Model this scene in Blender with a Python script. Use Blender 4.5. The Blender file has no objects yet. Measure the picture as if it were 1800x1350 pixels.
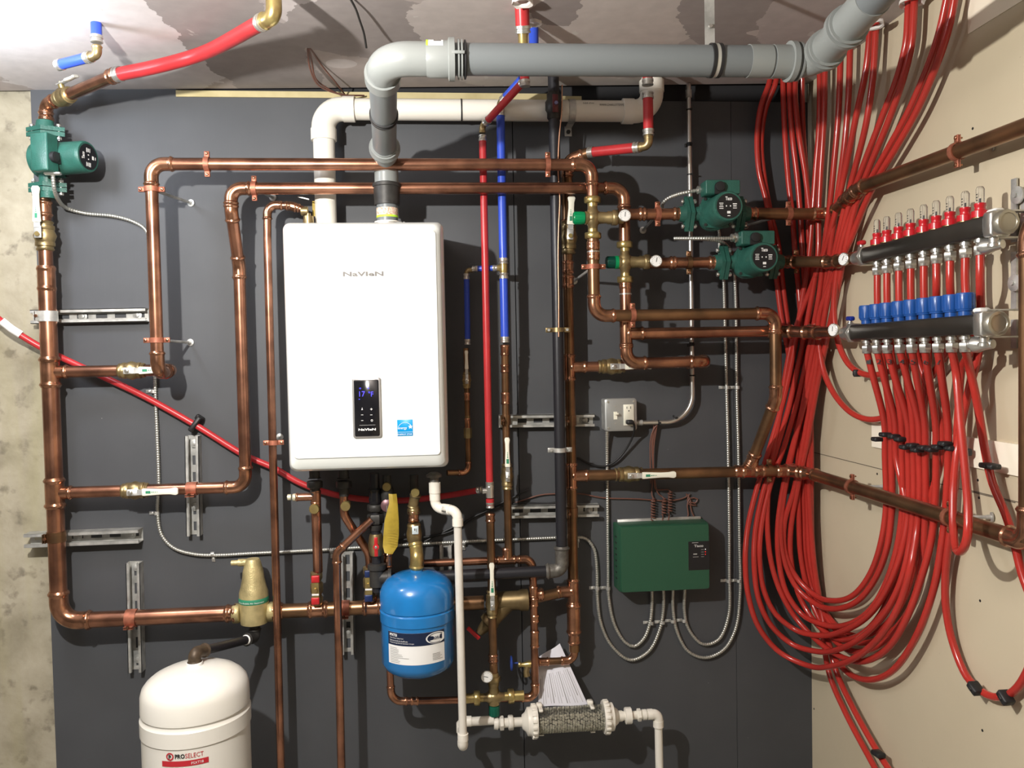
import bpy, math, random
from mathutils import Vector, Matrix
random.seed(7)
V = Vector
PI = math.pi
# ------------------------------------------------------------------ camera
FPX, YAW, PITCH, ROLL = 1400.0, .0865, .0324, -.0195
CAM = V((0, -2.5, 1.6))
fwd = V((math.sin(YAW)*math.cos(PITCH), math.cos(YAW)*math.cos(PITCH), -math.sin(PITCH)))
r0 = V((math.cos(YAW), -math.sin(YAW), 0)); u0 = r0.cross(fwd)
RT = r0*math.cos(ROLL)+u0*math.sin(ROLL); UP = -r0*math.sin(ROLL)+u0*math.cos(ROLL)
cd = bpy.data.cameras.new('camera'); cam = bpy.data.objects.new('camera', cd)
bpy.context.scene.collection.objects.link(cam)
cd.sensor_fit = 'HORIZONTAL'; cd.sensor_width = 36; cd.lens = FPX/1800*36; cd.clip_start = .05
cam.matrix_world = Matrix(((RT.x, UP.x, -fwd.x, CAM.x), (RT.y, UP.y, -fwd.y, CAM.y), (RT.z, UP.z, -fwd.z, CAM.z), (0, 0, 0, 1)))
bpy.context.scene.camera = cam
# ------------------------------------------------------------------ light
sc = bpy.context.scene
sc.view_settings.view_transform = 'Standard'; sc.view_settings.look = 'None'
sc.view_settings.gamma = 1; sc.view_settings.use_curve_mapping = False; sc.view_settings.exposure = 0
world = bpy.data.worlds.new('world'); sc.world = world; world.use_nodes = True
world.node_tree.nodes['Background'].inputs[0].default_value = (.8, .78, .75, 1)
world.node_tree.nodes['Background'].inputs[1].default_value = .006
def lamp(name, loc, power, col, rad):
    l = bpy.data.lights.new(name, 'POINT'); l.energy = power; l.color = col; l.shadow_soft_size = rad
    o = bpy.data.objects.new(name, l); sc.collection.objects.link(o); o.location = loc
    return o
lamp('work_light', (-.70, -1.60, 2.12), 148, (1, .97, .92), .020)      # bare bulb, left of and above the photographer's view
lamp('glare_fill', (-1.14, -.64, 2.29), 17, (.82, .89, 1), .09)       # added unseen fill that imitates the lens glare at upper left

# ------------------------------------------------------------------ pixel -> place
def ray(x, y): return RT*((x-900)/FPX)-UP*((y-675)/FPX)+fwd
def W(x, y, d=0.0):                       # point standing d off the back wall
    v = ray(x, y); return CAM+v*((-d-CAM.y)/v.y)
XR = 1.19
def RW(x, y, d=0.0):                      # point standing d off the right wall
    v = ray(x, y); return CAM+v*((XR-d-CAM.x)/v.x)
def CE(x, y, drop=0.0):                   # point hanging below the ceiling
    v = ray(x, y); return CAM+v*((2.437-drop-CAM.z)/v.z)
def Q(x, y, o=.03, k=.15):                # point o off the rounded inside corner of back and right wall
    v = ray(x, y)
    def g(t):
        p = CAM+v*t; a = -p.y; b = XR-p.x
        h = max(k-abs(a-b), 0)/k
        return min(a, b)-h*h*k*.25*1.0-o
    lo, hi = .5, 3.2
    for _ in range(40):
        m = (lo+hi)/2
        if g(m) > 0: lo = m
        else: hi = m
    return CAM+v*lo
# ------------------------------------------------------------------ materials
MATS = {}
def mat(name, col, rough=.5, metal=0.0, var=0.0, vscale=20, var2=None, bump=0.0, bscale=60, emit=0, coat=0, trans=0, ior=1.45, alpha=1):
    if name in MATS: return MATS[name]
    m = bpy.data.materials.new(name); m.use_nodes = True; nt = m.node_tree
    b = nt.nodes['Principled BSDF']; MATS[name] = m
    b.inputs['Base Color'].default_value = (*col, 1); b.inputs['Roughness'].default_value = rough; b.inputs['Metallic'].default_value = metal
    b.inputs['Coat Weight'].default_value = coat; b.inputs['Transmission Weight'].default_value = trans; b.inputs['IOR'].default_value = ior
    b.inputs['Alpha'].default_value = alpha
    if emit:
        b.inputs['Emission Color'].default_value = (*col, 1); b.inputs['Emission Strength'].default_value = emit
    if var or bump:
        tc = nt.nodes.new('ShaderNodeNewGeometry')
    if var:
        n = nt.nodes.new('ShaderNodeTexNoise'); n.inputs['Scale'].default_value = vscale; n.inputs['Detail'].default_value = 6
        nt.links.new(tc.outputs['Position'], n.inputs['Vector'])
        mx = nt.nodes.new('ShaderNodeMixRGB'); mx.inputs[1].default_value = (*col, 1)
        c2 = var2 if var2 else tuple(c*(1-var) for c in col)
        mx.inputs[2].default_value = (*c2, 1)
        rp = nt.nodes.new('ShaderNodeValToRGB'); rp.color_ramp.elements[0].position = .38; rp.color_ramp.elements[1].position = .64
        nt.links.new(n.outputs[0], rp.inputs[0]); nt.links.new(rp.outputs[0], mx.inputs[0]); nt.links.new(mx.outputs[0], b.inputs['Base Color'])
    if bump:
        n2 = nt.nodes.new('ShaderNodeTexNoise'); n2.inputs['Scale'].default_value = bscale; n2.inputs['Detail'].default_value = 4
        nt.links.new(tc.outputs['Position'], n2.inputs['Vector'])
        bp = nt.nodes.new('ShaderNodeBump'); bp.inputs['Strength'].default_value = bump; bp.inputs['Distance'].default_value = .002
        nt.links.new(n2.outputs[0], bp.inputs['Height']); nt.links.new(bp.outputs[0], b.inputs['Normal'])
    return m
COP = mat('copper', (.49, .235, .145), .27, .93, var=.5, vscale=14, var2=(.24, .115, .075))
COPD = mat('aged_shaded_copper', (.30, .165, .085), .32, .88, var=.4, vscale=11, var2=(.17, .10, .055))  # tarnish brown; on the right riser its darkness stands for gas pipe shadow
COPF = mat('copper_fitting', (.56, .28, .17), .22, .93, var=.5, vscale=30, var2=(.30, .15, .09))
STRAP = mat('copper_clamp_metal', (.42, .15, .09), .5, .5, var=.4, vscale=60)
BRASS = mat('brass', (.56, .45, .18), .3, .85, var=.4, vscale=40, var2=(.45, .33, .14))
BRASSD = mat('dull_brass', (.42, .32, .16), .38, .85, var=.4, vscale=30)
BRONZE = mat('cast_bronze', (.60, .50, .25), .45, .55, var=.35, vscale=25, bump=.4, bscale=300)
STEEL = mat('galvanised_steel', (.62, .62, .59), .42, .6, var=.35, vscale=30)
CHROME = mat('nickel', (.60, .59, .55), .28, .85)
IRON = mat('black_iron', (.018, .018, .022), .4, .1, bump=.2)
FITG = mat('malleable_iron', (.20, .19, .17), .5, .6, var=.4, vscale=60, bump=.5, bscale=200)
DARKF = mat('dark_iron_fitting', (.05, .048, .045), .5, .4, var=.3, vscale=50)
GREY = mat('grey_vent_plastic', (.155, .17, .175), .38)
GREYF = mat('grey_vent_fitting', (.235, .25, .242), .34)
FLEXM = mat('flex_steel', (.45, .45, .41), .34, .7)
BLK = mat('black_rubber', (.015, .015, .016), .5)
PVC = mat('white_pvc', (.78, .75, .67), .35)
PVCG = mat('aged_white_pvc', (.72, .69, .62), .4, var=.12, vscale=9)
WHT = mat('white_enamel', (.80, .83, .80), .22, coat=.3)
TANKW = mat('white_tank_enamel', (.72, .70, .64), .3, coat=.3)
TANKB = mat('blue_tank_enamel', (.012, .17, .46), .25, coat=.5, var=.15, vscale=12)
RED = mat('red_pex', (.46, .034, .025), .22, coat=.3, var=.2, vscale=5)
REDP = mat('red_pex_pipe', (.46, .03, .035), .33, var=.15, vscale=20)
BLU = mat('blue_pex_pipe', (.03, .075, .50), .32)
GRN = mat('pump_green', (.024, .105, .080), .42, bump=.4, bscale=250, var=.2, vscale=30)
GRNB = mat('control_box_green', (.020, .080, .044), .4, bump=.25, bscale=500)
KNOB = mat('green_knob', (.0, .22, .075), .3)
KNOBD = mat('dark_green_knob', (.0, .045, .03), .35)
HND = mat('cream_handle_sleeve', (.80, .78, .66), .4)
HRED = mat('red_handle', (.50, .02, .025), .35)
HBLU = mat('blue_handle', (.015, .03, .11), .35)
CAPB = mat('blue_cap', (.012, .075, .30), .3, coat=.2)
FLR = mat('red_flow_meter', (.50, .012, .02), .3, coat=.3)
GLS = mat('clear_plastic', (.97, .98, .97), .06, trans=.94, ior=1.35)
TUBEC = mat('clear_tube_plastic', (.96, .97, .95), .08, trans=.97, ior=1.1)
FACE = mat('dial_face', (.82, .82, .80), .4)
INK = mat('black_ink', (.01, .01, .01), .6)
WINK = mat('white_ink', (.8, .8, .78), .6)
GINK = mat('grey_ink', (.16, .15, .14), .6)
TINK = mat('tan_ink', (.62, .56, .42), .6)
RINK = mat('red_ink', (.45, .02, .03), .5)
NAVY = mat('navy_ink', (.008, .016, .045), .4)
CYAN = mat('sky_blue_ink', (.0, .27, .62), .4)
GRINK = mat('green_ink', (.03, .22, .12), .5)
PAPER = mat('paper', (.70, .70, .76), .7)
LEDB = mat('blue_display_light', (.06, .05, 1), .5, emit=1.1)
LEDR = mat('red_indicator_light', (1, .02, .02), .5, emit=.5)
LEDW = mat('white_indicator_light', (1, 1, 1), .5, emit=.7)
BEAD = mat('limestone_beads', (.50, .48, .38), .6, var=.3, vscale=90)
WIRE = mat('brown_wire_jacket', (.16, .07, .05), .45)
YEL = mat('yellow_tag', (.42, .30, .035), .6, var=.15, vscale=60)
LIME = mat('lime_ink', (.50, .85, .05), .5)
# ------------------------------------------------------------------ mesh builder
def frame(ax):
    ax = ax.normalized(); t = V((0, 0, 1)) if abs(ax.z) < .9 else V((0, 1, 0))
    u = t.cross(ax).normalized(); return u, ax.cross(u)
class MB:
    def __init__(s): s.v = []; s.f = []
    def ring(s, c, u, w, r, n, ph=0):
        i = len(s.v)
        for k in range(n):
            a = ph+2*PI*k/n; s.v.append(c+u*(r*math.cos(a))+w*(r*math.sin(a)))
        return i
    def bridge(s, a, b, n):
        for k in range(n): s.f.append((a+k, a+(k+1) % n, b+(k+1) % n, b+k))
    def sweep(s, pts, rad, n=16, caps=True):
        if not hasattr(rad, '__len__'): rad = [rad]*len(pts)
        T = []
        for i in range(len(pts)):
            a = pts[max(0, i-1)]; b = pts[min(len(pts)-1, i+1)]; T.append((b-a).normalized())
        u, w = frame(T[0]); prev = None
        for i, p in enumerate(pts):
            if i: u = (u-T[i]*u.dot(T[i])).normalized(); w = T[i].cross(u)
            r = s.ring(p, u, w, rad[i], n)
            if prev is not None: s.bridge(prev, r, n)
            elif caps: s.f.append(tuple(range(r+n-1, r-1, -1)))
            prev = r
        if caps: s.f.append(tuple(range(prev, prev+n)))
        return s
    def lathe(s, o, ax, prof, n=24, caps=True, ph=0, uw=None):
        ax = ax.normalized(); u, w = uw if uw else frame(ax); prev = None
        for (h, r) in prof:
            q = s.ring(o+ax*h, u, w, max(r, 1e-5), n, ph)
            if prev is not None: s.bridge(prev, q, n)
            elif caps: s.f.append(tuple(range(q+n-1, q-1, -1)))
            prev = q
        if caps: s.f.append(tuple(range(prev, prev+n)))
        return s
    def hexa(s, o, ax, h0, h1, r, c=.12):
        d = (h1-h0)*c
        return s.lathe(o, ax, [(h0, r*.9), (h0+d, r), (h1-d, r), (h1, r*.9)], 6)
    def box(s, c, ax, ay, az, sx, sy, sz, ch=0):
        ax, ay, az = ax.normalized(), ay.normalized(), az.normalized()
        if ch <= 0:
            i = len(s.v)
            for x in (-1, 1):
                for y in (-1, 1):
                    for z in (-1, 1): s.v.append(c+ax*(x*sx/2)+ay*(y*sy/2)+az*(z*sz/2))
            for f in ((0, 1, 3, 2), (4, 6, 7, 5), (0, 4, 5, 1), (2, 3, 7, 6), (0, 2, 6, 4), (1, 5, 7, 3)): s.f.append(tuple(i+k for k in f))
            return s
        return s.loft(c-az*(sz/2), ax, ay, az, [(0, sx-2*ch, sy-2*ch, ch*.5), (ch, sx, sy, ch), (sz-ch, sx, sy, ch), (sz, sx-2*ch, sy-2*ch, ch*.5)], 3)
    def loft(s, o, ax, ay, az, rings, n=5, offs=None):
        prev = None; N = 4*n
        for j, (h, sx, sy, r) in enumerate(rings):
            r = min(r, sx/2*.999, sy/2*.999); i = len(s.v); ox, oy = offs[j] if offs else (0, 0)
            for q, (cx, cy) in enumerate(((1, 1), (-1, 1), (-1, -1), (1, -1))):
                for k in range(n):
                    a = PI/2*(q+k/(n-1))
                    s.v.append(o+az*h+ax*(ox+cx*(sx/2-r)+r*math.cos(a))+ay*(oy+cy*(sy/2-r)+r*math.sin(a)))
            if prev is not None: s.bridge(prev, i, N)
            else: s.f.append(tuple(range(i+N-1, i-1, -1)))
            prev = i
        s.f.append(tuple(range(prev, prev+N))); return s
    def ball(s, c, r, n=10, m=7, sq=1, ax=V((0, 0, 1))):
        return s.lathe(c, ax, [(-r*sq*math.cos(PI*i/m), r*math.sin(PI*i/m)) for i in range(m+1)], n, caps=False)
    def torus(s, c, ax, R, r, n=24, m=8, a0=0, a1=2*PI):
        u, w = frame(ax); full = abs(a1-a0-2*PI) < 1e-4
        pts = [c+(u*math.cos(a0+(a1-a0)*k/n)+w*math.sin(a0+(a1-a0)*k/n))*R for k in range(n+(0 if full else 1))]
        if not full: return s.sweep(pts, r, m)
        b = len(s.v)
        for k in range(n):
            a = a0+2*PI*k/n; e = u*math.cos(a)+w*math.sin(a)
            for j in range(m):
                t = 2*PI*j/m; s.v.append(c+e*(R+r*math.cos(t))+ax.normalized()*(r*math.sin(t)))
        for k in range(n):
            for j in range(m): s.f.append((b+k*m+j, b+k*m+(j+1) % m, b+((k+1) % n)*m+(j+1) % m, b+((k+1) % n)*m+j))
        return s
    def band(s, c, ax, R, th, wd, n=28, a0=0, a1=2*PI, ref=None):   # flat strap ring
        ax = ax.normalized()
        if ref: u = ref.normalized(); w = ax.cross(u)
        else: u, w = frame(ax)
        b = len(s.v); full = abs(a1-a0-2*PI) < 1e-4; N = n if full else n+1
        for k in range(N):
            a = a0+(a1-a0)*k/n; e = u*math.cos(a)+w*math.sin(a)
            for rr, hh in ((R, -wd/2), (R+th, -wd/2), (R+th, wd/2), (R, wd/2)): s.v.append(c+e*rr+ax*hh)
        for k in range(n):
            for j in range(4):
                q = ((k+1) % N)
                s.f.append((b+k*4+j, b+k*4+(j+1) % 4, b+q*4+(j+1) % 4, b+q*4+j))
        return s
COL = sc.collection
ROOT = {}
def link(o, label=None, cat=None, group=None, kind=None):
    if label: o['label'] = label
    if cat: o['category'] = cat
    if group: o['group'] = group
    if kind: o['kind'] = kind
    return o
def T(name, label, cat, loc, group=None):
    o = bpy.data.objects.new(name, None); COL.objects.link(o); o.location = loc; o.empty_display_size = .02
    ROOT[o.name] = V(loc); return link(o, label, cat, group)
def fin(name, mb, m, parent=None, label=None, cat=None, group=None, kind=None, angle=48, loc=None, mats=None):
    if parent is not None: base = ROOT[parent.name]
    else: base = V(loc) if loc is not None else (mb.v[0].copy() if kind != 'structure' else V((0, 0, 0)))
    me = bpy.data.meshes.new(name); me.from_pydata([tuple(v-base) for v in mb.v], [], mb.f)
    me.materials.append(m)
    me.polygons.foreach_set('use_smooth', [True]*len(me.polygons))
    me.set_sharp_from_angle(angle=math.radians(angle)); me.update()
    o = bpy.data.objects.new(name, me); COL.objects.link(o)
    if parent is not None: o.parent = parent
    else: o.location = base
    ROOT[o.name] = base
    return link(o, label, cat, group, kind)
# lettering: real flat letters laid on a surface (o = lower-left corner)
def text(s, body, o, ex, ey, h, m, parent, width=None, name='lettering', wrap=None, bold=False, center=False, lift=.0004):
    cu = bpy.data.curves.new('t', 'FONT'); cu.body = body; cu.size = 1; cu.resolution_u = 2
    if bold: cu.offset = .032
    t = bpy.data.objects.new('t', cu); me = bpy.data.meshes.new_from_object(t)
    vs = [v.co.copy() for v in me.vertices]
    if not vs: return None
    x0 = min(v.x for v in vs); x1 = max(v.x for v in vs); y0 = min(v.y for v in vs); y1 = max(v.y for v in vs)
    ky = h/max(y1-y0, 1e-4); kx = (width/(x1-x0)) if width else ky
    mb = MB(); ez = ex.cross(ey).normalized()
    ox = -(x1-x0)*kx/2 if center else 0
    for v in vs:
        X = (v.x-x0)*kx+ox; Y = (v.y-y0)*ky
        if wrap:
            c, R, th, z0 = wrap; a = th+X/R
            mb.v.append(V((c.x+(R+lift)*math.sin(a), c.y-(R+lift)*math.cos(a), z0+Y)))
        else: mb.v.append(o+ex*X+ey*Y+ez*lift)
    mb.f = [tuple(p.vertices) for p in me.polygons]
    bpy.data.curves.remove(cu); bpy.data.meshes.remove(me)
    if s is not None: s.v, s.f = s.v+mb.v, s.f+[tuple(i+len(s.v) for i in f) for f in mb.f]; return s
    return fin(name, mb, m, parent)
def patch(c, R, th0, th1, z0, z1, rise, n=14, lift=.0003, th_r=.0):
    mb = MB()
    for k in range(n+1):
        a = th0+(th1-th0)*k/n
        for z in (z0, z1): mb.v.append(V((c.x+(R+lift)*math.sin(a), c.y-(R+lift)*math.cos(a), z)))
    for k in range(n): mb.f.append((2*k, 2*k+2, 2*k+3, 2*k+1))
    return mb
# ------------------------------------------------------------------ curves
def fillet(pts, R):
    out = [pts[0]]; arcs = []
    for i in range(1, len(pts)-1):
        a, b, c = pts[i-1], pts[i], pts[i+1]; u = (a-b); w = (c-b); lu, lw = u.length, w.length; u.normalize(); w.normalize()
        ang = PI-u.angle(w)
        Rr = R[i] if isinstance(R, dict) and i in R else (R if not isinstance(R, dict) else R.get('*', .03))
        if ang < .03: out.append(b); continue
        t = min(Rr*math.tan(ang/2), lu*.48, lw*.48); Re = t/math.tan(ang/2)
        cen = b+(u+w).normalized()*(Re/math.cos(ang/2)) if ang < PI-.01 else b
        s0 = b+u*t; s1 = b+w*t; v0 = s0-cen; v1 = s1-cen; n = max(4, int(ang/.15)); arc = []
        tot = v0.angle(v1)
        for k in range(n+1):
            f = k/n; arc.append(cen+(v0*math.sin((1-f)*tot)+v1*math.sin(f*tot))/math.sin(tot))
        out += arc; arcs.append((arc, u, w))
    out.append(pts[-1]); return out, arcs
def resample(pts, step):
    L = [0]
    for i in range(1, len(pts)): L.append(L[-1]+(pts[i]-pts[i-1]).length)
    n = max(2, int(L[-1]/step)+1); out = []; j = 0
    for k in range(n+1):
        s = L[-1]*k/n
        while j < len(L)-2 and L[j+1] < s: j += 1
        d = L[j+1]-L[j]; f = (s-L[j])/d if d > 0 else 0
        out.append((pts[j].lerp(pts[j+1], min(1, max(0, f))), s))
    return out, L[-1]
def spline(pts, step=.012):             # Catmull-Rom through the points
    P = [pts[0]*2-pts[1]]+pts+[pts[-1]*2-pts[-2]]; out = []
    for i in range(1, len(P)-2):
        a, b, c, d = P[i-1:i+3]; n = max(2, int((c-b).length/step))
        def tj(p, q, t): return t+max((q-p).length, 1e-4)**.5
        t0 = 0; t1 = tj(a, b, t0); t2 = tj(b, c, t1); t3 = tj(c, d, t2)
        for k in range(n):
            t = t1+(t2-t1)*k/n
            A1 = a*((t1-t)/(t1-t0))+b*((t-t0)/(t1-t0)); A2 = b*((t2-t)/(t2-t1))+c*((t-t1)/(t2-t1)); A3 = c*((t3-t)/(t3-t2))+d*((t-t2)/(t3-t2))
            B1 = A1*((t2-t)/(t2-t0))+A2*((t-t0)/(t2-t0)); B2 = A2*((t3-t)/(t3-t1))+A3*((t-t1)/(t3-t1))
            out.append(B1*((t2-t)/(t2-t1))+B2*((t-t1)/(t2-t1)))
    out.append(pts[-1]); return out
def bead(pts, r, mb=None, kb=1.27, ks=1.1, n=18):   # press fitting sleeve: rolled bead near each end
    mb = mb or MB(); rs, L = resample(pts, r*.16); rad = []
    for p, s in rs:
        e = min(s, L-s)/r; k = ks
        if e < .12: k = ks-.03
        elif e < .62: k = ks+(kb-ks)*math.sin(PI*(e-.12)/.5)
        rad.append(r*k)
    return mb.sweep([p for p, s in rs], rad, n)
def run(name, label, cat, pts, r, m=None, fm=None, R=None, elb=True, coup=(), tees=(), parent=None, caps=True, part='pipe', group=None, kb=1.27, eext=1.5):
    """a pipe run: tube, elbows at corners, couplings (a,b) and tees (on, toward)"""
    m = m or COP; fm = fm or COPF; R = R if R is not None else r*2.1
    t = parent or T(name, label, cat, pts[0], group)
    full, arcs = fillet(pts, R)
    fin(part, MB().sweep(full, r, 18, caps), m, t)
    if elb:
        for arc, u, w in arcs: fin('elbow', bead([arc[0]+u*r*eext]+arc+[arc[-1]+w*r*eext], r, kb=kb), fm, t)
    for a, b in coup: fin('coupling', bead([a, b], r, kb=kb), fm, t)
    for tt in tees:
        a, b, rr = tt; mb = MB(); ax = None
        best = 1e9
        for i in range(len(pts)-1):
            dd = pts[i+1]-pts[i]; f = max(0, min(1, (a-pts[i]).dot(dd)/dd.length_squared)); q = pts[i]+dd*f
            if (q-a).length < best: best = (q-a).length; ax = dd.normalized(); aa = q
        bead([aa-ax*r*2.5, aa+ax*r*2.5], r, mb, kb=kb); bead([aa, aa+(b-aa).normalized()*(r+rr*2.2)], rr, mb)
        fin('tee', mb, fm, t)
    return t
X1, Y1, Z1 = V((1, 0, 0)), V((0, 1, 0)), V((0, 0, 1))
# ================================================================== THE SETTING
def nodes(name, fn, rough=.7):
    m = bpy.data.materials.new(name); m.use_nodes = True; nt = m.node_tree; b = nt.nodes['Principled BSDF']
    b.inputs['Roughness'].default_value = rough; MATS[name] = m
    g = nt.nodes.new('ShaderNodeNewGeometry').outputs['Position']
    def N(t, **k):
        n = nt.nodes.new(t)
        for a, v in k.items():
            if a.startswith('i_'): n.inputs[int(a[2:]) if a[2:].isdigit() else a[2:]].default_value = v
            else: setattr(n, a, v)
        return n
    fn(nt, b, g, N); return m
def noise(nt, N, g, scale, detail=5, dist=0.0, rough=.5):
    n = N('ShaderNodeTexNoise', i_Scale=scale, i_Detail=detail, i_Distortion=dist, i_Roughness=rough); nt.links.new(g, n.inputs['Vector']); return n.outputs[0]
def ramp(nt, N, src, stops, const=False):
    r = N('ShaderNodeValToRGB'); r.color_ramp.interpolation = 'CONSTANT' if const else 'LINEAR'
    while len(r.color_ramp.elements) < len(stops): r.color_ramp.elements.new(.5)
    for e, (p, c) in zip(r.color_ramp.elements, stops): e.position = p; e.color = (*c, 1) if len(c) == 3 else (c[0],)*3+(1,)
    nt.links.new(src, r.inputs[0]); return r.outputs[0]
def mixc(nt, N, f, a, b, mode='MIX', fac=None):
    m = N('ShaderNodeMixRGB', blend_type=mode)
    for i, s in ((1, a), (2, b)):
        if isinstance(s, tuple): m.inputs[i].default_value = (*s, 1)
        else: nt.links.new(s, m.inputs[i])
    if f is not None: nt.links.new(f, m.inputs[0])
    else: m.inputs[0].default_value = fac
    return m.outputs[0]
def board(nt, b, g, N):
    mp = N('ShaderNodeMapping'); mp.inputs['Scale'].default_value = (55, 55, 1.3); nt.links.new(g, mp.inputs[0])
    gr = noise(nt, N, mp.outputs[0], 1, 5)
    base = ramp(nt, N, noise(nt, N, g, 5, 6), [(.3, (.053, .056, .062)), (.7, (.064, .067, .073))])
    fl = ramp(nt, N, noise(nt, N, g, 48, 2), [(.0, (0,)), (.785, (0,)), (.80, (1,))])
    c = mixc(nt, N, fl, base, (.22, .22, .22)); nt.links.new(c, b.inputs['Base Color'])
    bp = N('ShaderNodeBump', i_Strength=.25, i_Distance=.0012); nt.links.new(gr, bp.inputs['Height']); nt.links.new(bp.outputs[0], b.inputs['Normal'])
def concrete(nt, b, g, N):
    base = ramp(nt, N, noise(nt, N, g, 6, 8, .3, .6), [(.3, (.22, .195, .135)), (.5, (.34, .305, .225)), (.72, (.44, .40, .31))])
    st = ramp(nt, N, noise(nt, N, g, 22, 5), [(.57, (0,)), (.70, (.8,))])
    c = mixc(nt, N, st, base, (.15, .13, .095))
    mp = N('ShaderNodeMapping'); mp.inputs['Scale'].default_value = (9, 1, .8); nt.links.new(g, mp.inputs[0])
    ol = ramp(nt, N, noise(nt, N, mp.outputs[0], 1.5, 3), [(.5, (0,)), (.68, (.6,))])
    c = mixc(nt, N, ol, c, (.33, .30, .18)); nt.links.new(c, b.inputs['Base Color'])
    bp = N('ShaderNodeBump', i_Strength=.4, i_Distance=.003); nt.links.new(noise(nt, N, g, 40, 6), bp.inputs['Height']); nt.links.new(bp.outputs[0], b.inputs['Normal'])
def ceil(nt, b, g, N):
    rag = noise(nt, N, g, 5.5, 7, .0, .6)
    def blob(cx, cy, sx, sy, rot, amp=.9):
        mp = N('ShaderNodeMapping', vector_type='TEXTURE'); mp.inputs['Location'].default_value = (cx, cy, 2.43); mp.inputs['Rotation'].default_value = (0, 0, rot); mp.inputs['Scale'].default_value = (sx, sy, 5)
        nt.links.new(g, mp.inputs[0]); L = N('ShaderNodeVectorMath', operation='LENGTH'); nt.links.new(mp.outputs[0], L.inputs[0])
        a = N('ShaderNodeMath', operation='MULTIPLY_ADD'); nt.links.new(rag, a.inputs[0]); a.inputs[1].default_value = amp; nt.links.new(L.outputs['Value'], a.inputs[2])
        t = N('ShaderNodeMath', operation='LESS_THAN'); nt.links.new(a.outputs[0], t.inputs[0]); t.inputs[1].default_value = 1+amp*.5; return t.outputs[0]
    fine = ramp(nt, N, noise(nt, N, g, 26, 4), [(.35, (.94,)), (.7, (1.05,))])
    c = (0.442, 0.390, 0.370)
    first = True
    for (x, y, sx, sy, r, col) in CPATCH_LIGHT:
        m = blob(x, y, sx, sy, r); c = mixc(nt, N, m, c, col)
    c = mixc(nt, N, None, c, fine, 'MULTIPLY', 1.0)
    sp = ramp(nt, N, noise(nt, N, g, 10, 4, .8), [(.69, (0,)), (.70, (.6,))])
    c = mixc(nt, N, sp, c, (0.620, 0.598, 0.559)); nt.links.new(c, b.inputs['Base Color'])
    bp = N('ShaderNodeBump', i_Strength=.3, i_Distance=.002); nt.links.new(rag, bp.inputs['Height']); nt.links.new(bp.outputs[0], b.inputs['Normal'])
def cpt(x, y, sx, sy, r, col): p = CE(x, y); return (p.x, p.y, sx, sy, r, col)
CPATCH_LIGHT = [cpt(150, 60, .42, .45, .3, (0.598, 0.559, 0.546)), cpt(440, 90, .15, .62, -.1, (0.305, 0.273, 0.260)), cpt(560, 10, .10, .14, .5, (0.572, 0.520, 0.507)),  # compound patches; pale left one also holds glare, first dark one pipe shadow
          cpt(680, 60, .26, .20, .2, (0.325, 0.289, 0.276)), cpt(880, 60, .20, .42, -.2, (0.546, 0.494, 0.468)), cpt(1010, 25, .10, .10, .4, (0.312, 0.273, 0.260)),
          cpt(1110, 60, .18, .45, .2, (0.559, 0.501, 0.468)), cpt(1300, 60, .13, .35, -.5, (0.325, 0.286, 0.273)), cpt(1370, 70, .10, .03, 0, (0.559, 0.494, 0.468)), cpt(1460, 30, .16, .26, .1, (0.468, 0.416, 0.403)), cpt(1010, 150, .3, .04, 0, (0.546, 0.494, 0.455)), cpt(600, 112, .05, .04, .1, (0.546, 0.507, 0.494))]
def drywall(nt, b, g, N):
    base = ramp(nt, N, noise(nt, N, g, 3, 4), [(.3, (.49, .42, .295)), (.7, (.55, .475, .34))])
    mk = ramp(nt, N, noise(nt, N, g, 75, 2), [(.79, (0,)), (.80, (.5,))])
    c = mixc(nt, N, mk, base, (.33, .27, .2)); nt.links.new(c, b.inputs['Base Color'])
def plain(c1, c2, s):
    def f(nt, b, g, N): nt.links.new(ramp(nt, N, noise(nt, N, g, s, 5), [(.3, c1), (.7, c2)]), b.inputs['Base Color'])
    return f
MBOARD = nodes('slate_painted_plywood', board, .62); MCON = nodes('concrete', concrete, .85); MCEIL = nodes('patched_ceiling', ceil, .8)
MDRY = nodes('unpainted_drywall', drywall, .75); MFLR = nodes('floor_concrete', plain((.22, .21, .19), (.3, .29, .26), 4), .8)
MWOOD = nodes('raw_wood', plain((.42, .35, .17), (.55, .47, .26), 12), .7); MREAR = nodes('rear_drywall', plain((.16, .15, .13), (.2, .185, .16), 2), .8)
MDK = mat('gap_shade', (.02, .02, .022), .8)
MSTRIP = mat('white_board_strip', (.88, .82, .68), .5); MPATCH = mat('pale_compound', (.80, .72, .58), .6)
def cbox(x0, x1, y0, y1, z0, z1, mb=None):
    return (mb or MB()).box(V(((x0+x1)/2, (y0+y1)/2, (z0+z1)/2)), X1, Y1, Z1, x1-x0, y1-y0, z1-z0)
def struct(name, mb, m): return fin(name, mb, m, kind='structure')
bd = MB()
cbox(-1.198, -.78, 0, .02, 2.405, 2.432, bd)
for a, b_ in ((-1.198, .232), (.235, .9345), (.9358, 1.19)): cbox(a, b_, 0, .02, 0, 2.405, bd)      # two sheets, hairline joint
struct('wall_back', bd, MBOARD)
struct('wall_left', cbox(-3.0, -1.16, .024, .2, 0, 2.6), MCON)
struct('wall_right', cbox(XR, XR+.012, -4.6, .03, 0, 2.62), MDRY)
struct('wall_rear', cbox(-3.0, 1.3, -4.7, -4.6, 0, 2.6), MREAR)
struct('wall_far_left', cbox(-3.1, -3.0, -4.7, .2, 0, 2.6), MREAR)
struct('floor', cbox(-3.1, 1.4, -4.7, .3, -.05, 0), MFLR)
cm = MB(); 
def cz(x): return 2.422+(x+1.2)*.016
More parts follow.
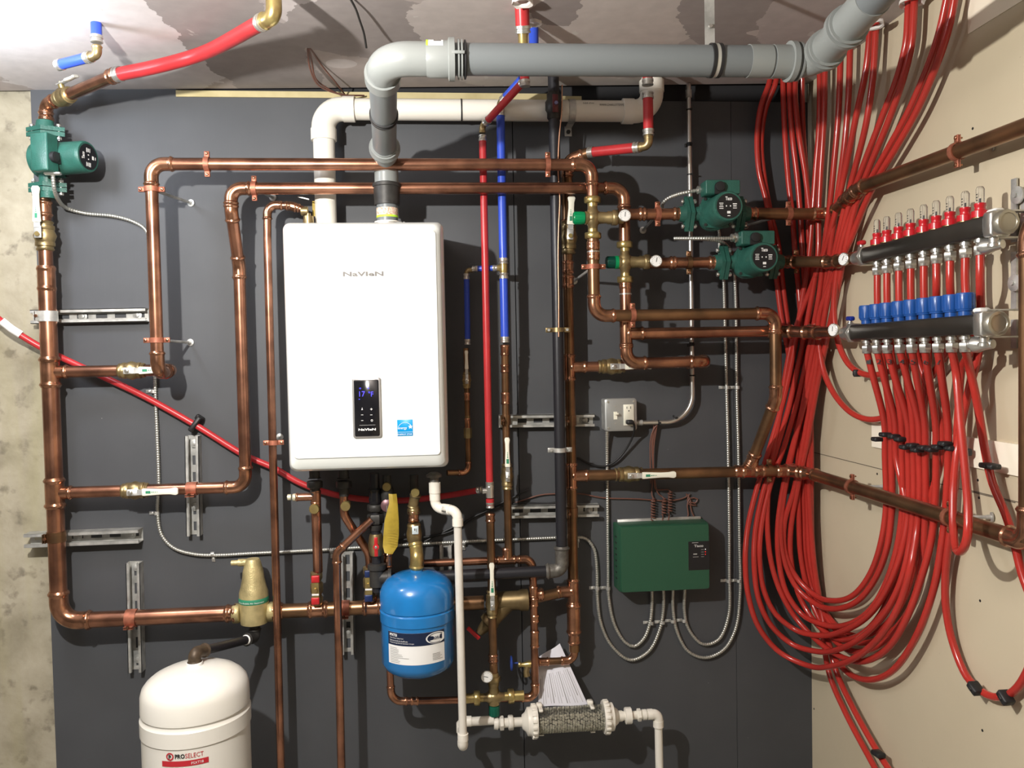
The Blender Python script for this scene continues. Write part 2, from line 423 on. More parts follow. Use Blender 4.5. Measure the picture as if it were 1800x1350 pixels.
cm.v = [V((x, y, cz(x)+dz)) for dz in (0, .012) for (x, y) in ((-3.1, .02), (-3.1, -4.7), (1.4, -4.7), (1.4, -.02), (.3, -.006))]
cm.f = [(0, 4, 3, 2, 1), (5, 6, 7, 8, 9), (0, 1, 6, 5), (1, 2, 7, 6), (2, 3, 8, 7), (3, 4, 9, 8), (4, 0, 5, 9)]
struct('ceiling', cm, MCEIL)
struct('trim_1', cbox(-.77, 1.3, .021, .04, 2.3, 2.62), MDK)                      # backing of the gap above the board, its shade put into near-black colour
struct('trim_2', cbox(-.78, .36, -.003, .02, 2.4055, 2.424), MWOOD)               # raw wood edge above the board
a = RW(1535, 749, .003); b_ = RW(1790, 838, .003)
struct('trim_3', MB().box(V((XR-.004, (a.y-1.06)/2-.02, 1.368)), Y1, Z1, X1, abs(a.y+1.10), .066, .008), MSTRIP)
a = RW(1703, 60, 0)
struct('trim_4', MB().box(V((XR-.0012, a.y-.42, a.z+.10)), Y1, Z1, X1, .84, .20, .0024), MPATCH)
sm = MB()
for (p, q) in (((1423, 793), (1785, 884)), ((1700, 861), (1798, 884))):
    A, B = RW(*p, .0), RW(*q, .0); zz = (A.z+B.z)/2
    sm.box(V((XR-.0006, (A.y+B.y)/2, zz)), Y1, Z1, X1, abs(A.y-B.y)+.0, .0016, .0012)
struct('trim_5', sm, mat('dark_seam', (.10, .08, .06), .9))  # thin dark lines along the drywall seams
for i, (x, y) in enumerate(((1710, 226), (1719, 844), (1721, 875), (1424, 770), (1426, 805), (1426, 952), (1723, 1056), (1727, 1284), (1431, 1246), (1542, 833))):
    p = RW(x, y, 0); fin('drywall_screw', MB().lathe(p, -X1, [(-.002, .0032), (.0006, .0032), (.0007, .002)], 10), INK, label='small black drywall screw head in the tan right wall', cat='screw', group='screws in the right wall', loc=p)

# ================================================================== HEATER
hx, hz0, hz1 = -.205, 1.302, 1.977
hd = T('water_heater', 'large white wall-hung water heater with black control panel', 'water heater', (hx, 0, hz0))
hz = (hz0+hz1)/2; HH = hz1-hz0; HW = .432
fin('cabinet', MB().loft(V((hx, 0, hz)), X1, Z1, -Y1, [(.0, HW-.02, HH-.03, .01), (.012, HW-.01, HH-.012, .012), (.012, HW, HH, .014), (.285, HW, HH, .018), (.302, HW-.003, HH-.004, .02), (.318, HW-.014, HH-.018, .022)], 7), WHT, hd, angle=50)
fin('front_cover', MB().loft(V((hx, 0, hz)), X1, Z1, -Y1, [(.300, HW-.008, HH-.01, .02), (.318, HW-.014, HH-.018, .022), (.327, HW-.024, HH-.034, .022), (.334, HW-.036, HH-.062, .014), (.3358, HW-.040, HH-.067, .012), (.340, HW-.045, HH-.072, .010)], 7,
    offs=[(0, 0), (0, 0), (0, .001), (0, .004), (0, .005), (0, .005)]), WHT, hd, angle=26)
FD = .3405
def fp(x, y): return W(x, y, FD)
def px(mb, x0, y0, x1, y1, h0, h1, r=.001, d=FD):   # raised plate between two pixels on the front plane
    A, B = W(x0, y0, d), W(x1, y1, d); c = (A+B)/2; c.y = -d
    return mb.loft(c-Y1*h0, X1, Z1, -Y1, [(0, abs(B.x-A.x), abs(A.z-B.z), r), (h1-h0-.0005, abs(B.x-A.x), abs(A.z-B.z), r), (h1-h0, abs(B.x-A.x)-.001, abs(A.z-B.z)-.001, r)], 4)
cp = fin('control_panel', px(MB(), 618.5, 664, 671.5, 769, 0, .004, .006), mat('silver_panel_frame', (.42, .41, .40), .35, .6), hd)
ROOT[cp.name] = ROOT[hd.name]
fin('screen', px(MB(), 622, 668, 668, 766, 0, .0052, .004), mat('gloss_black_panel', (.008, .008, .010), .12), cp)
FY = V((0, -.0052, 0))
def ft(body, x, y, h, w, m, parent, **k): return text(None, body, fp(x, y)+k.pop('off', FY), X1, Z1, h, m, parent, w, **k)
text(None, 'NaVIeN', fp(603, 486), X1, Z1, .0125, GINK, hd, .107, name='logo', bold=True)
ft('NaVIeN', 630.5, 757, .006, .046, WINK, cp, bold=True, name='logo')
ft('17', 632, 697, .014, .015, LEDB, cp, name='display_digits'); ft('°F', 648, 697, .014, .013, LEDB, cp, name='display_digits')
ft('-', 631, 702, .0015, .003, LEDB, cp, name='display_digits'); ft('o      o', 632, 684, .004, .026, LEDB, cp, name='display_digits')
sy = MB()
for x, y in ((637, 719), (653, 719)):
    p = fp(x, y)+FY
    if x > 640: sy.box(p, X1, Z1, Y1, .006, .0014, .0006); sy.box(p, X1, Z1, Y1, .0014, .006, .0006)
    else: sy.lathe(p-Z1*.002, Z1, [(0, .0025), (.003, .0005), (.004, .0012), (.006, .0005)], 8)
for x, y in ((637, 729), (653, 729), (637, 739)): sy.box(fp(x, y)+FY, X1, Z1, Y1, .006, .001, .0006)
sy.torus(fp(654, 739)+FY, Y1, .0024, .0006, 12, 5)
sy.box(fp(646, 747)+FY, X1, Z1, Y1, .042, .0004, .0005)
fin('button_symbols', sy, WINK, cp)
# round-cornered energy sticker: blue square, white arc, script word and star, caption line
A, B = fp(698, 738), fp(726, 766); es = fin('efficiency_sticker', px(MB(), 698, 738, 726, 766, 0, .0006, .0004), CYAN, hd); ROOT[es.name] = ROOT[hd.name]
s_ = MB(); c = fp(712, 753.5)+V((0, -.0008, 0)); E_ = -.0008
s_.torus(c-Z1*.003, Y1, .0195, .0005, 20, 4, PI*.0+.35, PI-.35)
EYy = V((0, -.0007, 0))
text(s_, 'energy', fp(699.5, 756)+EYy, X1, Z1, .007, WINK, es, .024)
st = []
cc = fp(721.5, 750)+V((0, -.001, 0)); b0 = len(s_.v)
for k in range(10):
    a = PI/2+k*PI/5; rr = .0065 if k % 2 == 0 else .0028; s_.v.append(cc+X1*rr*math.cos(a)+Z1*rr*math.sin(a))
s_.f.append(tuple(range(b0, b0+10)))
text(s_, 'ENERGY STAR', fp(699, 765)+EYy, X1, Z1, .0042, WINK, es, .039)
s_.box(fp(712, 759.5)+EYy, X1, Z1, Y1, .042, .0006, .0003)
fin('sticker_print', s_, WINK, es)
# flue collars on top with hose clamps
for (xx, w, nm) in ((573, .072, 'intake_collar'), (681, .17, 'exhaust_collar')):
    p = W(xx, 384, w); p.z = hz1
    col = fin(nm, MB().lathe(p, Z1, [(-.01, .046), (.004, .045), (.005, .038), (.022, .037), (.023, .033), (.006, .033)], 28, caps=False), PVC, hd); ROOT[col.name] = ROOT[hd.name]
    hc = MB().band(p+Z1*.013, Z1, .0375, .0012, .012, 32)
    hc.box(p+V((.034, -.022, .013)), X1, Y1, Z1, .018, .012, .012, .002); hc.hexa(p+V((.045, -.024, .013)), X1, 0, .006, .006)
    fin('hose_clamp', hc, STEEL, col)
# ================================================================== VENTS
def hub(mb, p, ax, r, L, k=1.14):       # straight socket collar
    return mb.lathe(p, ax, [(0, r), (0, r*k), (L, r*k), (L, r)], 32, caps=False)
DV = .072; wi = W(573, 380, DV); r = .0315
ct = W(573, 200, DV); ct.z = W(600, 192, DV).z
ce = V((W(1146, 190, DV).x, -DV, ct.z-.0)); top = V((ce.x, -DV, 2.50))
pv = T('intake_vent_pipe', 'white plastic air intake pipe running from heater top along the ceiling edge', 'vent pipe', V((wi.x, -DV, hz1)))
path, arcs = fillet([V((wi.x, -DV, hz1+.008)), V((wi.x, -DV, ct.z)), ce, top], .055)
fin('pipe', MB().sweep(path, r, 32), PVC, pv, angle=40)
for arc, u, w in arcs:
    m_ = MB().sweep([arc[0]+u*.03]+arc+[arc[-1]+w*.03], r*1.12, 32)
    hub(m_, arc[0]+u*.004, u, r, .034, 1.2); hub(m_, arc[-1]+w*.004, w, r, .034, 1.2)
    fin('elbow', m_, PVC, pv, angle=40)
rg = MB()
for xx in (811, 1116): rg.lathe(V((W(xx, 190, DV).x, -DV, ct.z)), X1, [(-.0022, r*1.01), (-.002, r*1.05), (.002, r*1.05), (.0022, r*1.01)], 32, caps=False)
fin('black_seal_ring', rg, BLK, pv, label='thin black band')
text(None, 'WWW.CHARLOTTEPIPE.COM', V((W(1050, 186, DV).x, -DV-r-.0006, ct.z+.006)), X1, Z1, .007, INK, pv, .092, name='printed_text')
text(None, 'NSF-PW', V((W(1022, 180, DV).x, -DV-r*.94-.001, ct.z+.012)), X1, (Z1*.85+Y1*.5).normalized(), .006, INK, pv, .034, name='printed_text')
# wall strap for the white pipe
ws = T('pipe_strap', 'grey steel strap holding the white intake pipe to a wood block', 'pipe strap', V((W(1008, 190, .17).x, -.0, ct.z)))
q = V((W(1007, 190, .1).x, -DV, ct.z))
m_ = MB().band(q, X1, r+.001, .0018, .02, 20, a0=-PI/2, a1=PI/2, ref=-Y1)
for s in (1, -1):
    m_.box(q+V((0, DV*.48, s*(r+.0015))), X1, Y1, Z1, .02, DV*.94, .002); m_.box(q+V((0, DV-.004, s*(r+.0115))), X1, Z1, Y1, .022, .03, .002)
fin('band', m_, STEEL, ws); fin('bolt', MB().hexa(q+V((0, DV-.006, -r-.014)), -Y1, 0, .006, .007).hexa(q+V((0, DV-.006, r+.014)), -Y1, 0, .006, .007), DARKF, ws)
fin('wood_block', MB().box(q+V((.012, DV-.012, r+.018)), X1, Z1, Y1, .06, .026, .012), MWOOD, loc=q+V((.006, DV-.01, r)), label='small raw wood block behind the grey strap of the white pipe', cat='wood block')
# --- grey exhaust vent
GV = T('exhaust_vent_pipe', 'thick grey plastic exhaust pipe rising from heater and crossing below the ceiling', 'vent pipe', V((W(681, 384, .17).x, -.17, hz1)))
g0 = V((W(681, 384, .17).x, -.17, hz1+.008)); zc1 = W(684, 279, .17).z
g1 = V((g0.x-.003, -.17, zc1-.006)); g2 = V((W(654, 106, .76).x+.022, -.76, 2.245)); g3 = W(1446, 104, .76); g3.z = 2.25; g3.x = W(1432, 104, .76).x
g5 = CE(1550, -20, .17); g4 = g3.lerp(g5, .52)
gr_ = .0335
fin('lower_pipe', MB().sweep([g0, g0+Z1*.10], .030, 28), GREY, GV)
cpg = MB().lathe(g0+Z1*.062, Z1, [(0, .030), (0, .036), (.05, .038), (.052, .041), (.060, .041), (.062, .036), (.066, .030)], 32, caps=False)
fin('coupling', cpg, DARKF, GV, label='dark grey coupling')
lb = fin('label_band', MB().lathe(g0+Z1*.030, Z1, [(0, .0303), (0, .0307), (.022, .0307), (.022, .0303)], 32, caps=False), mat('red_white_label', (.55, .25, .18), .6, var=.8, vscale=220, var2=(.8, .75, .6)), GV)
fin('label_band', MB().lathe(g0+Z1*.025, Z1, [(0, .0304), (0, .0309), (.006, .0309), (.006, .0304)], 32, caps=False), LIME, GV, label='lime green band')
pth, _ = fillet([g0+Z1*.10, V((g0.x, -.17, g1.z)), g1+(g2-g1).normalized()*.12], .045)
fin('elbow', MB().sweep(pth, .034, 32), GREYF, GV)
dn = (g2-g1).normalized()
fin('inclined_pipe', MB().sweep([g1+dn*.04, g2-dn*.05], gr_*.96, 32), GREY, GV, label='dark grey sloping pipe length')
m_ = MB().lathe(g1+dn*.085, dn, [(0, gr_), (0, gr_*1.22), (.006, gr_*1.28), (.014, gr_*1.28), (.02, gr_*1.16), (.028, gr_*1.16), (.028, gr_)], 32, caps=False)
fin('socket', m_, GREYF, GV)
m_ = MB()
for hh in (.30, .312): m_.lathe(g1+dn*hh, dn, [(0, gr_*.9), (.001, gr_*1.07), (.007, gr_*1.07), (.008, gr_*.9)], 32, caps=False)
fin('rubber_ring', m_, BLK, GV)
# big elbow at the left
c1, c2 = fillet([g2-dn*.12, g2, g2+X1*.2], .062)
arc, u, w = c2[0]
m_ = MB().sweep([arc[0]+u*.035]+arc+[arc[-1]+w*.05], gr_*1.07, 36)
hub(m_, arc[0]+u*.006, u, gr_, .034, 1.22); 
m_.lathe(arc[-1]+w*.030, w, [(0, gr_), (.012, gr_*1.15), (.052, gr_*1.15), (.054, gr_*1.34), (.066, gr_*1.34), (.067, gr_*1.12), (.067, gr_)], 36, caps=False)
el = fin('elbow', m_, GREYF, GV, angle=40); ROOT[el.name] = ROOT[GV.name]
e0 = arc[-1]
m_ = MB()
for hh in (.102, .109): m_.lathe(e0+w*hh, w, [(0, gr_), (.001, gr_*1.24), (.004, gr_*1.24), (.005, gr_)], 32, caps=False)
fin('collar_ring', m_, GREYF, GV)
m_ = MB().lathe(e0+w*.116, w, [(0, gr_), (.001, gr_*1.2), (.004, gr_*1.2), (.006, gr_*1.03)], 32, caps=False)
fin('rubber_ring', m_, BLK, GV)
m_ = MB(); m_.box(e0+w*.103+V((0, -gr_*1.28, 0)), X1, Y1, Z1, .028, .004, .007, .001)
fin('clip_tab', m_, GREYF, GV)
# paper sticker on the elbow
sk = MB(); R_ = gr_*1.155
def skp(x, a): return V((e0.x+x, e0.y-math.sin(a)*R_, e0.z+math.cos(a)*R_))
def skpatch(xa, xb, a0, a1):
    mb = MB()
    for k in range(9):
        a = a0+(a1-a0)*k/8; mb.v += [skp(xa, a), skp(xb, a)]
    for k in range(8): mb.f.append((2*k, 2*k+1, 2*k+3, 2*k+2))
    return mb
R_ *= 1.008
fin('sticker', skpatch(.040, .072, .45, 1.15), WINK, GV); fin('sticker_stripe', skpatch(.036, .041, .45, 1.15), LIME, GV)
R_ *= 1.006
fin('sticker_print', skpatch(.052, .068, .50, .75), GINK, GV)
# horizontal length, right elbow pair, outgoing length
fin('horizontal_pipe', MB().sweep([e0+w*.03, g3-X1*.06], gr_, 36), GREY, GV)
pp, aa = fillet([g3-X1*.10, g3, g4, g4+(g5-g4).normalized()*.12], {1: .05, 2: .12, '*': .05})
fin('elbow', MB().sweep(pp, gr_*1.06, 36), GREYF, GV, angle=45)
m_ = MB(); hub(m_, g3-X1*.105, -X1, gr_, .05, 1.05)
d34 = (g4-g3).normalized(); d45 = (g5-g4).normalized()
def clampring(o, ax):
    mm = MB()
    mm.lathe(o, ax, [(0, gr_), (0, gr_*1.30), (.012, gr_*1.30), (.013, gr_*1.12), (.013, gr_)], 36, caps=False)
    mm.lathe(o+ax*.020, ax, [(0, gr_), (0, gr_*1.24), (.005, gr_*1.24), (.005, gr_)], 36, caps=False); return mm
fin('socket', clampring(g3-X1*.062, X1), GREYF, GV); fin('socket', clampring(g3+d34*.052, d34), GREYF, GV); fin('socket', clampring(g4-d34*.008, d45), GREYF, GV)
fin('outgoing_pipe', MB().sweep([g4+d45*.02, g5+d45*.7], gr_, 36), GREY, GV)
fin('pipe_socket', m_, GREYF, GV)
# hanger strap over the horizontal length
hs = T('vent_hanger', 'galvanised strap hanger with rubber lining around the grey exhaust pipe', 'pipe hanger', V((W(1250, 0, .76).x, -.76, 2.40)))
hxp = W(1256, 105, .76).x; q = V((hxp, -.76, g3.z))
fin('rubber_lining', MB().lathe(q, X1, [(-.013, gr_), (-.012, gr_*1.09), (-.004, gr_*1.09), (-.004, gr_)], 36, caps=False).lathe(q, X1, [(.004, gr_), (.004, gr_*1.09), (.012, gr_*1.09), (.013, gr_)], 36, caps=False), BLK, hs)
fin('band', MB().lathe(q, X1, [(-.004, gr_), (-.004, gr_*1.07), (.004, gr_*1.07), (.004, gr_)], 36, caps=False), mat('light_steel', (.6, .6, .55), .4, .6), hs)
m_ = MB().box(q+V((-.006, .012, gr_+.075)), X1, Z1, Y1, .022, .15, .0025)
fin('strap', m_, STEEL, hs)
fin('bolt', MB().hexa(q+V((-.006, .009, gr_+.045)), -Y1, 0, .005, .005), CHROME, hs)
# two old hanging straps / dangling wires at the ceiling
fin('hanging_strap', MB().sweep(spline([CE(610, -12, .0), CE(625, 15, .012), CE(632, 35, .02), CE(640, 60, .03), CE(644, 84, .05)]), .0028, 8), DARKF, label='dark perforated strap dangling from the ceiling above the grey elbow', cat='strap', loc=CE(610, -12, 0))
for i, (pts, lb_) in enumerate((([(541, 84), (545, 120), (560, 150), (600, 166), (640, 168)], 'lowest drooping brown cable from the ceiling hole beside the white pipe'), ([(543, 84), (548, 105), (556, 140), (590, 163), (620, 170)], 'middle brown cable from the ceiling hole beside the white pipe'), ([(545, 84), (565, 110), (590, 145), (606, 166)], 'straightest brown cable from the ceiling hole beside the white pipe'))):
    P3 = []
    for j, (x, y) in enumerate(pts):
        d = .30+(.02-.30)*j/(len(pts)-1); p = W(x, y, d); p.z = min(p.z, 2.43); P3.append(p)
    P3[0] = CE(pts[0][0], pts[0][1], .0)
    fin('cable', MB().sweep(spline(P3), .0026, 8), WIRE, label=lb_, cat='cable', loc=P3[0])
# ================================================================== VALVES, CLAMPS
def ball_valve(label, c, ax, hdir, L, r, hl=.105, hoff=None, face=-Y1, hm=None, body=None, mark=True, cap=None, nut=True):
    """brass ball valve: c centre, ax pipe direction, hdir handle direction, face = side the stem stands on"""
    t = T('ball_valve', label, 'ball valve', c); ax = ax.normalized()
    b = MB().lathe(c, ax, [(-L/2, r*1.12), (-L/2+.004, r*1.3), (-L/2+.008, r*1.15), (-L*.36, r*1.15), (-L*.34, r*1.38), (-L*.22, r*1.38), (-L*.2, r*1.3), (0, r*1.62), (L*.2, r*1.3), (L*.22, r*1.38), (L*.34, r*1.38), (L*.36, r*1.15), (L/2-.008, r*1.15), (L/2-.004, r*1.3), (L/2, r*1.12)], 20)
    fin('body', b, body or BRASSD, t)
    s = MB().lathe(c, face, [(r*1.3, r*.5), (r*2.0, r*.5), (r*2.0, r*.35), (r*2.5, r*.35)], 14)
    fin('stem', s, BRASS, t)
    h = c+face*(r*2.15); sd = face.cross(hdir).normalized(); hw = min(.02, r*1.1)
    m_ = MB().box(h+hdir*.006, hdir, sd, face, .034, hw, .003, .0008).box(h+hdir*.030+face*.0015, hdir, sd, face, .022, hw*.85, .003)
    lv = fin('lever', m_, STEEL, t); ROOT[lv.name] = ROOT[t.name]
    fin('nut', MB().hexa(h+face*.0012, face, 0, .005, .0065), CHROME, lv)
    if hl:
        o = h+hdir*.034+face*.002; mb = MB()
        secs = [(0, hw*1.0), (.004, hw*1.05), (hl*.55, hw*.78), (hl*.78, hw*.82), (hl*.92, hw*1.08), (hl-.004, hw*1.0), (hl, hw*.7)]
        pr = None
        for s_, w_ in secs:
            i = len(mb.v); q = o+hdir*s_
            for k in range(12):
                a = 2*PI*k/12; mb.v.append(q+sd*(w_*.56*math.copysign(abs(math.cos(a))**.6, math.cos(a)))+face*(.004*math.copysign(abs(math.sin(a))**.6, math.sin(a))))
            if pr is not None: mb.bridge(pr, i, 12)
            else: mb.f.append(tuple(range(i+11, i-1, -1)))
            pr = i
        mb.f.append(tuple(range(pr, pr+12)))
        hs_ = fin('handle_sleeve', mb, hm or HND, lv, label='cream plastic sleeve')
        if mark and hl > .06:
            up = sd if sd.z > .5 or sd.x < -.5 else -sd
            ex = hdir
            if abs(hdir.z) > .5: ex = Z1; up = -X1
            elif hdir.x < 0: ex = X1; up = Z1
            else: up = Z1
            st = o+hdir*(.010 if ex.dot(hdir) > 0 else hl*.62)+face*.0043
            g = MB()
            g.box(st+ex*.007, ex, up, face, .014, .0075, .0003)
            for q_ in range(4): g.box(st+ex*(.018+.005*q_), ex, up, face, .003, .0035-.0006*q_, .0003)
            fin('printed_mark', g, GRINK, lv)
    return t
def clamp(label, c, ax, r, ear, wall=None, m=None, rod_to=None, group=None):
    """split ring pipe clamp: ear = direction of the screw ears"""
    t = T('pipe_clamp', label, 'pipe clamp', c, group); ax = ax.normalized(); ear = ear.normalized(); mm = m or STRAP
    th = .0028; wd = .014
    for s in (-1, 1):
        f = ear.cross(ax)*s
        mb = MB().band(c, ax, r*1.02, th, wd, 16, a0=-PI/2*.93, a1=PI/2*.93, ref=f)
        for e in (-1, 1): mb.box(c+ear*(e*(r+.009))+f*(.0022), ear, f, ax, .018, .0026, wd, .0006)
        fin('half_ring', mb, mm, t)
    f = ear.cross(ax)
    if f.y > 0 or f.x > 0.5: f = -f
    sc_ = MB()
    for e in (-1, 1): sc_.lathe(c+ear*(e*(r+.012))+f*.003, f, [(0, .0045), (.003, .0042), (.0042, .002)], 10); sc_.lathe(c+ear*(e*(r+.012))+f*.003, -f, [(0, .002), (.014, .002)], 8)
    fin('screw', sc_, COPF, t)
    if rod_to is not None:
        a = c.copy(); dv = (rod_to-a)
        o_ = a+dv.normalized()*(r+.004)
        fin('rod', MB().sweep([o_, rod_to], .0042, 10), STEEL, t)
        n = dv.normalized()
        fin('wall_flange', MB().lathe(rod_to, -n, [(0, .011), (.003, .011), (.004, .005), (.012, .005)], 16), STEEL, t)
    return t
def union(mb, c, ax, r, L=.03):
    mb.hexa(c-ax*L/2, ax, 0, L, r*1.55); return mb.lathe(c, ax, [(-L*.9, r*1.1), (-L*.5, r*1.2), (L*.5, r*1.2), (L*.9, r*1.1)], 16)
# ================================================================== COPPER, LEFT HALF
D1 = .085
xm = (W(78, 420, D1).x+W(104, 1040, D1).x)/2; zb = W(260, 1085, D1).z
def P(x, z, d): return V((x, -d, z))
def zp(px_, py, d): return W(px_, py, d).z
def xp(px_, py, d): return W(px_, py, d).x
zt1, zt2 = zp(150, 653, D1), zp(150, 865, D1); rM = .0235
sepx = xp(447, 1075, D1)
mainL = run('supply_riser', 'thick copper riser by the concrete edge turning right along the bottom', 'copper pipe', [P(xm, zp(85, 495, D1), D1), P(xm, zb, D1), P(sepx-.055, zb, D1)], rM, R=.055)
for z in (zt1, zt2):
    m_ = bead([P(xm, z-.045, D1), P(xm, z+.045, D1)], rM); bead([P(xm, z, D1), P(xm+.05, z, D1)], .017, m_); fin('tee', m_, COPF, mainL)
fin('reducer', bead([P(xm, zp(85, 500, D1)-.02, D1), P(xm, zp(85, 480, D1)+.02, D1)], rM*.93, kb=1.2), COPF, mainL)
fin('upper_stub', MB().sweep([P(xm, zp(85, 495, D1), D1), P(xm, zp(83, 350, D1), D1)], .0185, 18), COP, mainL)
fin('adapter', bead([P(xm, zp(80, 382, D1), D1), P(xm, zp(80, 352, D1), D1)], .0185), COPF, mainL)
fin('end_adapter', bead([P(sepx-.085, zb, D1), P(sepx-.048, zb, D1)], rM*.95), COPF, mainL)
ball_valve('ball valve on the left riser, cream lever pointing straight up', P(xm, zp(83, 415, D1), D1), Z1, Z1, .085, .019, hl=.10)
# branch valves and the two long loops
R3 = .0172; DA = .20; DB = .155
xA = (xp(263, 330, DA)+xp(279, 590, DA))/2; zA = zp(640, 289, DA); zA2 = zp(284, 657, DA)
xc = xp(1041, 330, DA); zl = zp(1200, 553, DA); xr_ = xp(1363, 600, DA)
CA = COP
loopA = run('heating_loop_pipe', 'front copper pipe: up from left riser, across above heater, down to green knob', 'copper pipe',
    [P(xm+.05, zt1, D1), P(xA, zt1, D1), P(xA, zA2, DA), P(xA, zA, DA), P(xc, zA, DA), P(xc, zp(1041, 356, DA), DA)], R3, CA, R={'*': .036, 1: .02, 2: .034})
loopA2 = run('heating_loop_pipe', 'copper pipe below the upper green knob running right then down to the return line', 'copper pipe',
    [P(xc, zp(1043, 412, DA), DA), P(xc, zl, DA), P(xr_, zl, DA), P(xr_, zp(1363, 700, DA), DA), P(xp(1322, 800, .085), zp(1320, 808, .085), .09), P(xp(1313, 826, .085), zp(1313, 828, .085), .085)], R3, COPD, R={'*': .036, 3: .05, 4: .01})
for y in (432, 450): fin('coupling', bead([P(xc, zp(1043, y, DA)+.012, DA), P(xc, zp(1043, y, DA)-.012, DA)], R3, kb=1.12), COPF, loopA2)
fin('solder_ring', MB().lathe(P(xc, zp(1043, 443, DA), DA), Z1, [(-.002, R3), (-.002, R3*1.09), (.002, R3*1.09), (.002, R3)], 20, caps=False), CHROME, loopA2)
xBl = (xp(421, 520, .085)+xp(431, 780, .085))/2; zB = zp(700, 331, DB); xc2 = xp(1098, 420, DB); zlb = zp(1200, 585, DB); zlc = zp(1180, 637, DB)
loopB = run('heating_loop_pipe', 'rear copper pipe: from lower left branch up, offset, then across behind the front pipe', 'copper pipe',
    [P(xm+.05, zt2, D1), P(xBl, zt2, D1), P(xBl, zp(418, 470, D1), D1), P(xBl, zp(404, 372, DB), DB), P(xBl, zB, DB), P(xc2, zB, DB), P(xc2, zp(1098, 428, DB), DB)], R3, CA, R={'*': .036, 2: .045, 3: .02})
loopB2 = run('heating_loop_pipe', 'copper pipe below the lower green knob turning right along the dark wall', 'copper pipe',
    [P(xc2, zp(1100, 492, DB), DB), P(xc2, zlc, DB), P(xp(1243, 637, DB), zlc, DB), P(xp(1243, 637, DB), zlc, .085), P(xp(1090, 645, .085), zlc-.006, .085)], R3, COP, R={'*': .036, 2: .03, 3: .02})
fin('tee', (lambda m_: bead([P(xc2, zlb, DB), P(xc2+.055, zlb, DB)], R3, m_))(bead([P(xc2, zlb-.045, DB), P(xc2, zlb+.045, DB)], R3)), COPF, loopB2)
fin('solder_ring', MB().lathe(P(xc2, zp(1100, 517, DB), DB), Z1, [(-.002, R3), (-.002, R3*1.09), (.002, R3*1.09), (.002, R3)], 20, caps=False), CHROME, loopB2)
fin('coupling', bead([P(xc2, zp(1100, 496, DB), DB), P(xc2, zp(1100, 508, DB), DB)], R3, kb=1.12), COPF, loopB2)
gx1 = V((1.082, -.37, 1.655))
run('manifold_return_pipe', 'straight copper pipe from the lower tee to the lower blue-capped manifold', 'copper pipe',
    [P(xc2+.05, zlb, DB), P(1.025, zlb, DB), V((1.082, -.25, 1.657)), gx1], R3, COP, R=.03, coup=[(P(xp(1420, 583, DB), zlb, DB), P(xp(1437, 583, DB), zlb, DB))])
ball_valve('ball valve on the upper left branch, lever partly behind the front pipe', P(xp(232, 651, D1), zt1, D1), X1, X1, .075, R3, hl=.09)
ball_valve('ball valve on the lower left branch, cream lever pointing right', P(xp(238, 862, D1), zt2, D1), X1, X1, .075, R3, hl=.10)
# right riser and its valves
D2 = .07; xR = (xp(999, 560, D2)+xp(1006, 900, D2))/2; rR = .0165
zr1, zr2, zr3 = zp(1030, 645, D2), zp(1030, 836, D2), zp(1000, 1040, D2)
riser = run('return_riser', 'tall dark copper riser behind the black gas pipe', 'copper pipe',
    [P(xp(1034, 268, .11), zp(1036, 269, .11), .11), P(xR, zp(1003, 282, .09), .09), P(xR, zp(1000, 400, D2), D2), P(xR, zp(1002, 1145, D2), D2)], rR, COPD, R={'*': .035, 2: .01},  # darker copper here paints in the shadow of the gas pipe
    tees=[(P(xR, zr1, D2), P(1, zr1, D2), .0165), (P(xR, zr2, D2), P(1, zr2, D2), .0165), (P(xR, zr3, D2), P(-1, zr3, D2), .0165)],
    coup=[(P(xR, zp(1000, 470, D2)+.02, D2), P(xR, zp(1000, 470, D2)-.02, D2)), (P(xR, zp(1000, 495, D2)+.02, D2), P(xR, zp(1000, 495, D2)-.02, D2))])
fin('coupling', bead([P(xR, zp(1008, 1060, D2), D2), P(xR, zp(1008, 1114, D2), D2)], .0195), COPF, riser)
fin('reducer', bead([P(xR, zp(1008, 1110, D2), D2), P(xR, zp(1008, 1132, D2), D2)], .0165), COPF, riser)
run('drain_line', 'short copper elbow below the right riser leading to the blue-wheel drain valve', 'copper pipe',
    [P(xR, zp(1006, 1128, D2), D2), P(xR, zp(985, 1162, D2), D2), P(xp(940, 1166, D2), zp(940, 1164, D2), D2)], .0115, COPD, R=.026, coup=[(P(xp(965, 1164, D2), zp(965, 1163, D2), D2), P(xp(945, 1164, D2), zp(945, 1163.5, D2), D2))])
ball_valve('ball valve near top of right riser, lever up beside the green knob', P(xR+.002, zp(1000, 418, .075), .075), Z1, (Z1+X1*.05).normalized(), .10, .018, hl=.085)
ball_valve('ball valve on the middle right branch, lever half hidden by a copper elbow', P(xp(1075, 646, D2), zr1, D2), X1, X1, .085, .0165, hl=.085)
ball_valve('ball valve on the lower right branch, cream lever above the green box', P(xp(1105, 835, D2), zr2, D2), X1, X1, .09, .0165, hl=.105)
run('branch_stub', 'short copper stub between right riser and the middle right valve', 'copper pipe', [P(xR+.04, zr1, D2), P(xp(1066, 645, D2), zr1, D2)], rR, COP)
YC = -1.075
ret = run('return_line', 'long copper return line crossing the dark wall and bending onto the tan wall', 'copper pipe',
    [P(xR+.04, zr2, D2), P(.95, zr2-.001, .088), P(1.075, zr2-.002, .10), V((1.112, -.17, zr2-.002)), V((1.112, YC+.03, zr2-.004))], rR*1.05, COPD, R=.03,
    coup=[(P(xp(1378, 828, .095), zr2, .094), P(xp(1398, 828, .095), zr2, .097))])
